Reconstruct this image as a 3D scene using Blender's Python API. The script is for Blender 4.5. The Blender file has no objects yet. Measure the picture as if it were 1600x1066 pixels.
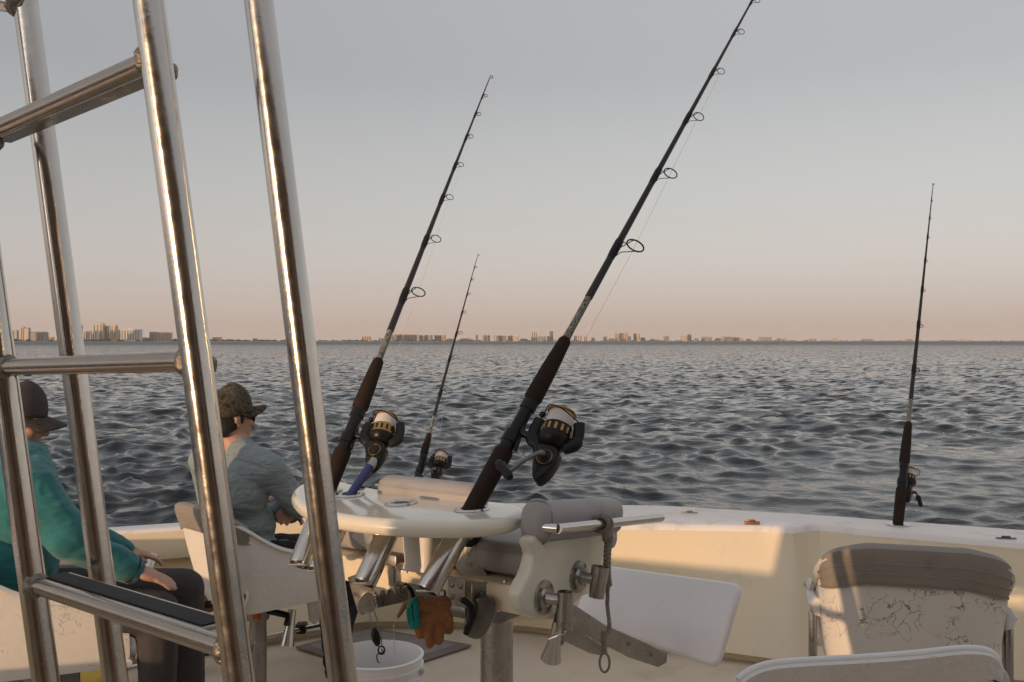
import bpy, bmesh, math, random
import numpy as np
from mathutils import Vector, Matrix, noise as mnoise

random.seed(7)
rng = np.random.default_rng(11)
R = math.radians
SC = bpy.context.scene
COL = SC.collection
H = 2.0          # eye height in boat coordinates
FPX = 1500.0     # focal length in pixels of a 1600 px wide frame
DECK = 0.5       # cockpit floor height
GUN = 1.1        # gunwale height
SEA = -0.9       # mean level of the water

# ------------------------------------------------------------------ camera
cam_d = bpy.data.cameras.new('camera')
cam_d.sensor_width = 36.0
cam_d.lens = 36.0 * FPX / 1600.0
cam_d.clip_start = 0.05
cam_d.clip_end = 60000
cam = bpy.data.objects.new('camera', cam_d)
COL.objects.link(cam)
cam.location = (0, 0, H)
cam.rotation_euler = (R(90), 0, 0)
SC.camera = cam

# ------------------------------------------------------------------ sky, sun, exposure
SUN_EL = 1.9
SUN_AZ = math.atan2(0.62, 0.78)          # direction the light travels, clockwise from +Y
world = bpy.data.worlds.new('World')
SC.world = world
world.use_nodes = True
wn = world.node_tree
wn.nodes.clear()
w_out = wn.nodes.new('ShaderNodeOutputWorld')
w_bg = wn.nodes.new('ShaderNodeBackground')
w_bg.inputs['Strength'].default_value = 0.13
sky = wn.nodes.new('ShaderNodeTexSky')
sky.sky_type = 'NISHITA'
sky.sun_disc = False
sky.sun_elevation = R(SUN_EL)
sky.sun_rotation = SUN_AZ + math.pi
sky.air_density = 1.0
sky.dust_density = 3.0
sky.ozone_density = 1.0
w_hs = wn.nodes.new('ShaderNodeHueSaturation')
w_hs.inputs['Saturation'].default_value = 0.22
w_hs.inputs['Value'].default_value = 1.0
# even evening veil: pink low down, pale grey blue higher, the same all the way round
w_tc = wn.nodes.new('ShaderNodeTexCoord')
w_sep = wn.nodes.new('ShaderNodeSeparateXYZ')
w_ramp = wn.nodes.new('ShaderNodeValToRGB')
els = w_ramp.color_ramp.elements
els[0].position = 0.0;  els[0].color = (1.0, 0.77, 0.64, 1)
els[1].position = 1.0;  els[1].color = (0.70, 0.69, 0.73, 1)
for p_, c_ in ((0.03, (0.90, 0.72, 0.62, 1)), (0.058, (0.73, 0.645, 0.60, 1)), (0.14, (0.54, 0.53, 0.535, 1)), (0.26, (0.36, 0.36, 0.39, 1)), (0.50, (0.49, 0.485, 0.52, 1))):
    e_ = els.new(p_); e_.color = c_
w_mix = wn.nodes.new('ShaderNodeMix')
w_mix.data_type = 'RGBA'
w_mix.inputs['Factor'].default_value = 0.70
w_veil = wn.nodes.new('ShaderNodeVectorMath'); w_veil.operation = 'SCALE'
w_veil.inputs['Scale'].default_value = 1.0
wn.links.new(w_tc.outputs['Generated'], w_sep.inputs[0])
wn.links.new(w_sep.outputs['Z'], w_ramp.inputs['Fac'])
wn.links.new(sky.outputs[0], w_hs.inputs['Color'])
wn.links.new(w_ramp.outputs['Color'], w_veil.inputs[0])
wn.links.new(w_hs.outputs[0], w_mix.inputs['A'])
wn.links.new(w_veil.outputs[0], w_mix.inputs['B'])
wn.links.new(w_mix.outputs['Result'], w_bg.inputs['Color'])
wn.links.new(w_bg.outputs[0], w_out.inputs['Surface'])

sun_d = bpy.data.lights.new('sun', 'SUN')
sun_d.energy = 0.55
sun_d.angle = R(0.5)
sun_d.color = (1.0, 0.66, 0.38)
sun_o = bpy.data.objects.new('sun', sun_d)
COL.objects.link(sun_o)
sdir = Vector((math.sin(SUN_AZ) * math.cos(R(SUN_EL)), math.cos(SUN_AZ) * math.cos(R(SUN_EL)), -math.sin(R(SUN_EL))))
sun_o.rotation_euler = sdir.to_track_quat('-Z', 'Y').to_euler()
sun_o.location = (-20, -20, 10)

SC.view_settings.view_transform = 'Standard'
SC.view_settings.look = 'None'
SC.view_settings.gamma = 1.0
SC.view_settings.exposure = 2.58
SC.cycles.max_bounces = 8
SC.cycles.volume_bounces = 0

# ------------------------------------------------------------------ helpers
def W(px, py, Y):
    """a point of the place that is Y metres ahead of the standing point"""
    return Vector(((px - 800.0) / FPX * Y, Y, H - (py - 533.0) / FPX * Y))

def onz(px, py, z):
    return W(px, py, (H - z) * FPX / (py - 533.0))

MATS = {}
def mat(name, base, rough=0.5, metal=0.0, var=0.12, vscale=6.0, bump=0.0, bscale=80.0, spec=0.5, coat=0.0, stain=None, stscale=3.0, stlo=0.55, sthi=0.75, rvar=0.0, sheen=0.0, trans=0.0, aniso=(1, 1, 1), fold=0.0, fscale=9.0):
    if name in MATS: return MATS[name]
    m = bpy.data.materials.new(name); m.use_nodes = True
    nt = m.node_tree; nd = nt.nodes; ln = nt.links
    b = nd['Principled BSDF']
    tc = nd.new('ShaderNodeTexCoord')
    mp = nd.new('ShaderNodeMapping'); mp.inputs['Scale'].default_value = aniso
    ln.new(tc.outputs['Object'], mp.inputs[0])
    n = nd.new('ShaderNodeTexNoise'); n.inputs['Scale'].default_value = vscale; n.inputs['Detail'].default_value = 6
    ln.new(mp.outputs[0], n.inputs['Vector'])
    mix = nd.new('ShaderNodeMix'); mix.data_type = 'RGBA'
    a = [max(0, c * (1 - var)) for c in base]; c2 = [min(1, c * (1 + var)) for c in base]
    mix.inputs['A'].default_value = (*a, 1); mix.inputs['B'].default_value = (*c2, 1)
    ln.new(n.outputs['Fac'], mix.inputs['Factor'])
    col = mix.outputs['Result']
    if stain:
        n2 = nd.new('ShaderNodeTexNoise'); n2.inputs['Scale'].default_value = stscale; n2.inputs['Detail'].default_value = 9; n2.inputs['Roughness'].default_value = 0.65
        ln.new(mp.outputs[0], n2.inputs['Vector'])
        r2 = nd.new('ShaderNodeMapRange'); r2.inputs['From Min'].default_value = stlo; r2.inputs['From Max'].default_value = sthi
        ln.new(n2.outputs['Fac'], r2.inputs['Value'])
        m2 = nd.new('ShaderNodeMix'); m2.data_type = 'RGBA'; m2.inputs['B'].default_value = (*stain, 1)
        ln.new(r2.outputs[0], m2.inputs['Factor']); ln.new(col, m2.inputs['A'])
        col = m2.outputs['Result']
    ln.new(col, b.inputs['Base Color'])
    b.inputs['Roughness'].default_value = rough
    if rvar:
        n3 = nd.new('ShaderNodeTexNoise'); n3.inputs['Scale'].default_value = vscale * 2.3; n3.inputs['Detail'].default_value = 8
        ln.new(mp.outputs[0], n3.inputs['Vector'])
        r3 = nd.new('ShaderNodeMapRange'); r3.inputs['From Min'].default_value = 0.3; r3.inputs['From Max'].default_value = 0.7
        r3.inputs['To Min'].default_value = max(0, rough - rvar); r3.inputs['To Max'].default_value = rough + rvar
        ln.new(n3.outputs['Fac'], r3.inputs['Value']); ln.new(r3.outputs[0], b.inputs['Roughness'])
    b.inputs['Metallic'].default_value = metal
    b.inputs['Specular IOR Level'].default_value = spec
    b.inputs['Coat Weight'].default_value = coat
    b.inputs['Sheen Weight'].default_value = sheen
    b.inputs['Transmission Weight'].default_value = trans
    if bump:
        nb = nd.new('ShaderNodeTexNoise'); nb.inputs['Scale'].default_value = bscale; nb.inputs['Detail'].default_value = 5
        ln.new(mp.outputs[0], nb.inputs['Vector'])
        bp = nd.new('ShaderNodeBump'); bp.inputs['Strength'].default_value = bump; bp.inputs['Distance'].default_value = 0.01
        ln.new(nb.outputs['Fac'], bp.inputs['Height']); ln.new(bp.outputs[0], b.inputs['Normal'])
        if fold:   # long soft creases of hanging cloth
            mf = nd.new('ShaderNodeMapping'); mf.inputs['Scale'].default_value = (1.0, 1.0, 2.2); mf.inputs['Rotation'].default_value = (0.5, 0.6, 0.3)
            ln.new(tc.outputs['Object'], mf.inputs[0])
            nf = nd.new('ShaderNodeTexNoise'); nf.inputs['Scale'].default_value = fscale; nf.inputs['Detail'].default_value = 2.5; nf.inputs['Distortion'].default_value = 0.5
            ln.new(mf.outputs[0], nf.inputs['Vector'])
            bf = nd.new('ShaderNodeBump'); bf.inputs['Strength'].default_value = fold; bf.inputs['Distance'].default_value = 0.10
            ln.new(nf.outputs['Fac'], bf.inputs['Height']); ln.new(bf.outputs[0], bp.inputs['Normal'])
    MATS[name] = m
    return m

def finish(bm, name, m, parent=None, sharp=38, smooth=True, kind=None):
    me = bpy.data.meshes.new(name)
    bmesh.ops.recalc_face_normals(bm, faces=bm.faces)
    bm.to_mesh(me); bm.free()
    me.materials.append(m)
    if smooth:
        for p in me.polygons: p.use_smooth = True
        me.set_sharp_from_angle(angle=R(sharp))
    o = bpy.data.objects.new(name, me)
    COL.objects.link(o)
    if parent is not None:
        o.parent = parent
        if parent.get('wp'):
            o.matrix_parent_inverse = Matrix.Translation(parent_world(parent)).inverted()
    if kind: o['kind'] = kind
    return o

def parent_world(p):
    return Vector(p['wp'])

def sub(o):
    """lets o (a part built in place coordinates) take sub-parts"""
    root = o.parent
    o['wp'] = (0.0, 0.0, 0.0)
    return o

def thing(name, label, cat, loc, group=None, local=False):
    e = bpy.data.objects.new(name, None)
    e.empty_display_size = 0.1
    COL.objects.link(e)
    e.location = loc
    e['label'] = label; e['category'] = cat
    if group: e['group'] = group
    if not local: e['wp'] = tuple(loc)
    return e

def tag(o, label, cat, group=None, kind=None):
    o['label'] = label; o['category'] = cat
    if group: o['group'] = group
    if kind: o['kind'] = kind
    return o

def frame_z(d, hint=None):
    z = Vector(d).normalized()
    h = Vector(hint) if hint is not None else (Vector((1, 0, 0)) if abs(z.x) < 0.8 else Vector((0, 1, 0)))
    x = (h - z * h.dot(z)).normalized()
    y = z.cross(x)
    return Matrix(((x.x, y.x, z.x), (x.y, y.y, z.y), (x.z, y.z, z.z)))

def tube(bm, pts, radii, seg=12, caps=True, flat=1.0, hint=None):
    pts = [Vector(p) for p in pts]
    n = len(pts)
    if not isinstance(radii, (list, tuple)): radii = [radii] * n
    tang = []
    for i in range(n):
        t = (pts[min(i + 1, n - 1)] - pts[max(i - 1, 0)])
        tang.append(t.normalized() if t.length > 1e-9 else Vector((0, 0, 1)))
    M = frame_z(tang[0], hint)
    x = Vector((M[0][0], M[1][0], M[2][0]))
    rings = []
    for i in range(n):
        t = tang[i]
        x = (x - t * x.dot(t)).normalized()
        y = t.cross(x)
        rings.append([bm.verts.new(pts[i] + (x * math.cos(2 * math.pi * k / seg) + y * math.sin(2 * math.pi * k / seg) * flat) * radii[i]) for k in range(seg)])
    for a, b in zip(rings, rings[1:]):
        for k in range(seg):
            bm.faces.new((a[k], a[(k + 1) % seg], b[(k + 1) % seg], b[k]))
    if caps:
        bm.faces.new(rings[0][::-1]); bm.faces.new(rings[-1])
    return rings

def lathe(bm, prof, org=(0, 0, 0), axis=(0, 0, 1), seg=24, hint=None, close=False):
    """prof: list of (r, z)"""
    M = frame_z(axis, hint); o = Vector(org)
    rings = []
    for r, z in prof:
        if r < 1e-6:
            rings.append([bm.verts.new(o + M @ Vector((0, 0, z)))])
        else:
            rings.append([bm.verts.new(o + M @ Vector((r * math.cos(2 * math.pi * k / seg), r * math.sin(2 * math.pi * k / seg), z))) for k in range(seg)])
    pairs = list(zip(rings, rings[1:]))
    if close: pairs.append((rings[-1], rings[0]))
    for a, b in pairs:
        for k in range(seg):
            k2 = (k + 1) % seg
            if len(a) == 1 and len(b) == 1: continue
            if len(a) == 1: bm.faces.new((a[0], b[k2], b[k]))
            elif len(b) == 1: bm.faces.new((a[k], a[k2], b[0]))
            else: bm.faces.new((a[k], a[k2], b[k2], b[k]))

def box(bm, c, s, M=None, bevel=0.0, seg=2):
    M = M or Matrix.Identity(3)
    c = Vector(c)
    vs = []
    for dx in (-.5, .5):
        for dy in (-.5, .5):
            for dz in (-.5, .5):
                vs.append(bm.verts.new(c + M @ Vector((dx * s[0], dy * s[1], dz * s[2]))))
    fs = []
    for q in ((0, 1, 3, 2), (4, 6, 7, 5), (0, 4, 5, 1), (2, 3, 7, 6), (0, 2, 6, 4), (1, 5, 7, 3)):
        fs.append(bm.faces.new([vs[i] for i in q]))
    if bevel:
        ed = list({e for f in fs for e in f.edges})
        bmesh.ops.bevel(bm, geom=ed, offset=bevel, segments=seg, affect='EDGES', profile=0.5)

def prism(bm, pts, off, bevel=0.0, seg=3):
    """closed polygon pts (3-D, planar) extruded by vector off"""
    off = Vector(off)
    a = [bm.verts.new(Vector(p)) for p in pts]
    b = [bm.verts.new(Vector(p) + off) for p in pts]
    n = len(a)
    f1 = bm.faces.new(a[::-1]); f2 = bm.faces.new(b)
    for i in range(n): bm.faces.new((a[i], a[(i + 1) % n], b[(i + 1) % n], b[i]))
    if bevel:
        bm.normal_update()
        bmesh.ops.recalc_face_normals(bm, faces=bm.faces)
        bm.normal_update()
        ed = list(set(f1.edges) | set(f2.edges))
        bmesh.ops.bevel(bm, geom=ed, offset=bevel, segments=seg, affect='EDGES', profile=0.5)

def smooth_closed(pts, k=6):
    """Catmull-Rom through closed control points"""
    pts = [Vector(p) for p in pts]; n = len(pts); out = []
    for i in range(n):
        p0, p1, p2, p3 = pts[i - 1], pts[i], pts[(i + 1) % n], pts[(i + 2) % n]
        for j in range(k):
            t = j / k
            out.append(0.5 * ((2 * p1) + (p2 - p0) * t + (2 * p0 - 5 * p1 + 4 * p2 - p3) * t * t + (3 * p1 - p0 - 3 * p2 + p3) * t ** 3))
    return out

def smooth_open(pts, k=6):
    pts = [Vector(p) for p in pts]; n = len(pts); out = []
    for i in range(n - 1):
        p0, p1, p2, p3 = pts[max(i - 1, 0)], pts[i], pts[i + 1], pts[min(i + 2, n - 1)]
        for j in range(k):
            t = j / k
            out.append(0.5 * ((2 * p1) + (p2 - p0) * t + (2 * p0 - 5 * p1 + 4 * p2 - p3) * t * t + (3 * p1 - p0 - 3 * p2 + p3) * t ** 3))
    out.append(pts[-1])
    return out

def interp(tbl, x):
    xs = [t[0] for t in tbl]
    return float(np.interp(x, xs, [t[1] for t in tbl]))

# ------------------------------------------------------------------ materials
M_STEEL = mat('polished_steel', (0.62, 0.585, 0.54), 0.19, 1.0, var=0.06, vscale=30, rvar=0.05, bump=0.02, bscale=220)
M_RUNG = mat('bronzed_steel', (0.44, 0.37, 0.31), 0.20, 1.0, var=0.15, vscale=25, rvar=0.07, bump=0.03, bscale=200)
M_STEELW = mat('worn_steel', (0.40, 0.38, 0.35), 0.33, 1.0, var=0.25, vscale=18, rvar=0.12, bump=0.06, bscale=150)
M_STEELD = mat('dark_steel', (0.20, 0.19, 0.18), 0.4, 1.0, var=0.3, vscale=14, rvar=0.12, stain=(0.16, 0.13, 0.10), stscale=9)
M_WELD = mat('weld_metal', (0.26, 0.23, 0.20), 0.42, 1.0, var=0.4, vscale=90, bump=0.6, bscale=120)
M_GRIP = mat('rung_grip', (0.035, 0.034, 0.036), 0.85, 0.0, var=0.4, vscale=120, bump=0.5, bscale=400, stain=(0.12, 0.11, 0.10), stscale=25, stlo=0.6, sthi=0.8)
M_GEL = mat('cream_gelcoat', (0.75, 0.63, 0.45), 0.38, 0.0, var=0.05, vscale=3, coat=0.25, stain=(0.50, 0.43, 0.34), stscale=5, stlo=0.58, sthi=0.9, bump=0.03, bscale=300)
M_GELW = mat('white_gelcoat', (0.85, 0.81, 0.80), 0.30, 0.0, var=0.04, vscale=4, coat=0.4, stain=(0.58, 0.53, 0.45), stscale=6, stlo=0.6, sthi=0.95)
M_CAP = mat('gunwale_white', (0.84, 0.765, 0.71), 0.45, 0.0, var=0.05, vscale=2, stain=(0.52, 0.47, 0.41), stscale=7, stlo=0.56, sthi=0.8, bump=0.05, bscale=250)
M_DECK = mat('deck_nonskid', (0.66, 0.57, 0.45), 0.62, 0.0, var=0.08, vscale=5, stain=(0.50, 0.42, 0.32), stscale=4, stlo=0.52, sthi=0.8, bump=0.35, bscale=420)
M_VINYL = mat('grey_vinyl', (0.34, 0.315, 0.305), 0.52, 0.0, var=0.08, vscale=10, bump=0.12, bscale=260, stain=(0.24, 0.21, 0.19), stscale=8)
M_TANV = mat('tan_vinyl', (0.27, 0.235, 0.20), 0.55, 0.0, var=0.1, vscale=9, bump=0.15, bscale=260, stain=(0.20, 0.16, 0.12), stscale=10)
M_PLAST = mat('white_plastic', (0.74, 0.72, 0.70), 0.45, 0.0, var=0.04, vscale=5, stain=(0.60, 0.55, 0.48), stscale=9, stlo=0.6, sthi=0.9)
M_BLACK = mat('black_plastic', (0.008, 0.0075, 0.007), 0.36, 0.0, var=0.3, vscale=20, rvar=0.1, spec=0.28)
M_BLACKM = mat('black_metal', (0.012, 0.010, 0.008), 0.30, 0.15, var=0.3, vscale=30, spec=0.35)
M_GOLD = mat('gold_trim', (0.44, 0.26, 0.09), 0.30, 1.0, var=0.12, vscale=30)
M_EVA = mat('brown_foam_grip', (0.024, 0.013, 0.008), 0.75, 0.0, spec=0.2, var=0.35, vscale=40, bump=0.25, bscale=300, stain=(0.055, 0.030, 0.018), stscale=30, stlo=0.6, sthi=0.8)
M_BLANK = mat('rod_blank', (0.020, 0.014, 0.012), 0.30, 0.0, var=0.3, vscale=30, coat=0.2, spec=0.3)
M_LINE = mat('braided_line', (0.70, 0.64, 0.57), 0.6, 0.0, var=0.08, vscale=60, bump=0.5, bscale=500)
M_GALV = mat('galvanised_post', (0.34, 0.31, 0.27), 0.55, 0.7, var=0.35, vscale=25, bump=0.2, bscale=120)
M_DENIM = mat('pale_denim', (0.20, 0.26, 0.33), 0.9, var=0.3, vscale=60)
M_SKIN = mat('skin', (0.46, 0.25, 0.17), 0.5, 0.0, var=0.12, vscale=25, bump=0.08, bscale=180)
M_SHIRTG = mat('grey_green_shirt', (0.225, 0.265, 0.270), 0.92, 0.0, var=0.12, vscale=8, bump=0.15, bscale=500, sheen=0.15, fold=0.5)
M_TEAL = mat('teal_fleece', (0.022, 0.155, 0.158), 0.95, 0.0, var=0.10, vscale=14, bump=0.3, bscale=420, sheen=0.25, fold=0.42, fscale=7)
M_PANTS = mat('black_trousers', (0.014, 0.013, 0.013), 0.9, var=0.3, vscale=20, bump=0.2, bscale=300, fold=0.6)
M_LEGG = mat('charcoal_leggings', (0.050, 0.041, 0.040), 0.9, var=0.2, vscale=40, bump=0.2, bscale=400)
M_HAIRD = mat('dark_hair', (0.022, 0.015, 0.011), 0.6, var=0.4, vscale=60, bump=0.4, bscale=200, aniso=(1, 1, .2))
M_HAIRB = mat('blond_hair', (0.34, 0.23, 0.12), 0.55, var=0.35, vscale=60, bump=0.5, bscale=160, aniso=(1, 1, .2))
M_CAPB = mat('charcoal_cap', (0.060, 0.046, 0.042), 0.9, var=0.2, vscale=30, bump=0.3, bscale=400)
M_CORK = mat('leather_brown', (0.20, 0.085, 0.04), 0.6, var=0.3, vscale=30, bump=0.3, bscale=120)
M_ORANGE = mat('orange_suede', (0.25, 0.098, 0.028), 0.95, var=0.35, vscale=35, bump=0.5, bscale=200, stain=(0.11, 0.042, 0.015), stscale=18, stlo=0.5, sthi=0.75, sheen=0.2)
M_TEALG = mat('teal_knit', (0.012, 0.20, 0.19), 0.95, var=0.25, vscale=30, bump=0.5, bscale=200)
M_ROPE = mat('grey_rope', (0.26, 0.22, 0.18), 0.95, var=0.45, vscale=60, bump=0.8, bscale=160)
M_BLUE = mat('blue_grip', (0.018, 0.026, 0.115), 0.5, var=0.35, vscale=60, bump=0.2, bscale=120)
M_YEL = mat('yellow_fabric', (0.55, 0.37, 0.06), 0.8, var=0.15, vscale=12, bump=0.3, bscale=60)
M_BROWN = mat('brown_board', (0.10, 0.055, 0.035), 0.6, var=0.3, vscale=20)
M_HATCH = mat('hatch_grey', (0.20, 0.175, 0.16), 0.7, var=0.25, vscale=22, bump=0.4, bscale=160)
M_WOOD = mat('cabin_teak', (0.13, 0.07, 0.04), 0.5, var=0.4, vscale=6, aniso=(6, 6, .6))
M_CABIN = mat('cabin_brown', (0.34, 0.25, 0.18), 0.5, var=0.2, vscale=5, aniso=(5, 5, .6))
M_GLASSD = mat('tinted_glass', (0.012, 0.012, 0.014), 0.06, var=0.1)
M_FRAMESG = mat('sunglasses_black', (0.012, 0.011, 0.011), 0.15, var=0.1)
M_REDLIGHT = mat('bracket_red_light', (0.45, 0.09, 0.03), 0.5, var=0.2)  # colour stands in for orange-red light on the chair bracket

def camo_mat(name, cols, scale, rough=0.85, bump=0.2):
    m = bpy.data.materials.new(name); m.use_nodes = True
    nt = m.node_tree; nd = nt.nodes; ln = nt.links; b = nd['Principled BSDF']
    tc = nd.new('ShaderNodeTexCoord')
    n = nd.new('ShaderNodeTexNoise'); n.inputs['Scale'].default_value = scale; n.inputs['Detail'].default_value = 3; n.inputs['Distortion'].default_value = 1.2
    ln.new(tc.outputs['Object'], n.inputs['Vector'])
    rp = nd.new('ShaderNodeValToRGB'); rp.color_ramp.interpolation = 'CONSTANT'
    e = rp.color_ramp.elements
    e[0].position = 0; e[0].color = (*cols[0], 1); e[1].position = 0.43; e[1].color = (*cols[1], 1)
    for i, c in enumerate(cols[2:]):
        k = e.new(0.52 + 0.08 * i); k.color = (*c, 1)
    ln.new(n.outputs['Fac'], rp.inputs['Fac']); ln.new(rp.outputs[0], b.inputs['Base Color'])
    b.inputs['Roughness'].default_value = rough
    nb = nd.new('ShaderNodeTexNoise'); nb.inputs['Scale'].default_value = 300
    ln.new(tc.outputs['Object'], nb.inputs['Vector'])
    bp = nd.new('ShaderNodeBump'); bp.inputs['Strength'].default_value = bump; bp.inputs['Distance'].default_value = 0.005
    ln.new(nb.outputs[0], bp.inputs['Height']); ln.new(bp.outputs[0], b.inputs['Normal'])
    return m
M_CAMO = camo_mat('camo_cloth', [(0.022, 0.016, 0.010), (0.085, 0.060, 0.036), (0.045, 0.036, 0.020), (0.115, 0.085, 0.055)], 22)
M_WRAP = camo_mat('mottled_wrap', [(0.03, 0.025, 0.02), (0.30, 0.28, 0.22), (0.09, 0.06, 0.035), (0.18, 0.20, 0.16)], 95, rough=0.35, bump=0.05)

def shell_mat(name, crack, flake):
    """sun-worn white moulded plastic: hairline cracks, grime specks, crazed relief"""
    m = bpy.data.materials.new(name); m.use_nodes = True
    nt = m.node_tree; nd = nt.nodes; ln = nt.links; b = nd['Principled BSDF']
    tc = nd.new('ShaderNodeTexCoord')
    n = nd.new('ShaderNodeTexNoise'); n.inputs['Scale'].default_value = 5; n.inputs['Detail'].default_value = 8
    ln.new(tc.outputs['Object'], n.inputs['Vector'])
    mix = nd.new('ShaderNodeMix'); mix.data_type = 'RGBA'
    mix.inputs['A'].default_value = (0.68, 0.62, 0.56, 1); mix.inputs['B'].default_value = (0.76, 0.72, 0.67, 1)
    ln.new(n.outputs['Fac'], mix.inputs['Factor'])
    # hairline cracks: warped voronoi edges shown only in patches
    nw = nd.new('ShaderNodeTexNoise'); nw.inputs['Scale'].default_value = 12; nw.inputs['Detail'].default_value = 5
    ln.new(tc.outputs['Object'], nw.inputs['Vector'])
    va = nd.new('ShaderNodeVectorMath'); va.operation = 'MULTIPLY_ADD'
    va.inputs[1].default_value = (0.20, 0.20, 0.20)
    ln.new(nw.outputs['Color'], va.inputs[0]); ln.new(tc.outputs['Object'], va.inputs[2])
    vo = nd.new('ShaderNodeTexVoronoi'); vo.feature = 'DISTANCE_TO_EDGE'; vo.inputs['Scale'].default_value = 23
    ln.new(va.outputs[0], vo.inputs['Vector'])
    l1 = nd.new('ShaderNodeMapRange'); l1.inputs['From Min'].default_value = 0.0; l1.inputs['From Max'].default_value = 0.042
    l1.inputs['To Min'].default_value = 1; l1.inputs['To Max'].default_value = 0
    ln.new(vo.outputs['Distance'], l1.inputs['Value'])
    pm = nd.new('ShaderNodeTexNoise'); pm.inputs['Scale'].default_value = 7.5; pm.inputs['Detail'].default_value = 4; pm.inputs['Roughness'].default_value = 0.7
    ln.new(tc.outputs['Object'], pm.inputs['Vector'])
    l2 = nd.new('ShaderNodeMapRange'); l2.inputs['From Min'].default_value = 0.49; l2.inputs['From Max'].default_value = 0.58
    ln.new(pm.outputs['Fac'], l2.inputs['Value'])
    mu = nd.new('ShaderNodeMath'); mu.operation = 'MULTIPLY'; ln.new(l1.outputs[0], mu.inputs[0]); ln.new(l2.outputs[0], mu.inputs[1])
    mu2 = nd.new('ShaderNodeMath'); mu2.operation = 'MULTIPLY'; mu2.inputs[1].default_value = crack; ln.new(mu.outputs[0], mu2.inputs[0])
    m2 = nd.new('ShaderNodeMix'); m2.data_type = 'RGBA'; m2.inputs['B'].default_value = (0.055, 0.04, 0.035, 1)
    ln.new(mu2.outputs[0], m2.inputs['Factor']); ln.new(mix.outputs['Result'], m2.inputs['A'])
    ln.new(m2.outputs['Result'], b.inputs['Base Color'])
    b.inputs['Roughness'].default_value = 0.5
    nb = nd.new('ShaderNodeTexNoise'); nb.inputs['Scale'].default_value = 55; nb.inputs['Detail'].default_value = 6; nb.inputs['Distortion'].default_value = 0.8
    ln.new(tc.outputs['Object'], nb.inputs['Vector'])
    bp = nd.new('ShaderNodeBump'); bp.inputs['Strength'].default_value = flake; bp.inputs['Distance'].default_value = 0.012
    ln.new(nb.outputs[0], bp.inputs['Height']); ln.new(bp.outputs[0], b.inputs['Normal'])
    return m
M_SHELLC = shell_mat('cracked_shell', 0.95, 0.12)
M_SHELLF = shell_mat('crazed_shell', 0.25, 0.32)
M_SHELLW = shell_mat('worn_shell', 0.6, 0.10)

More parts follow.
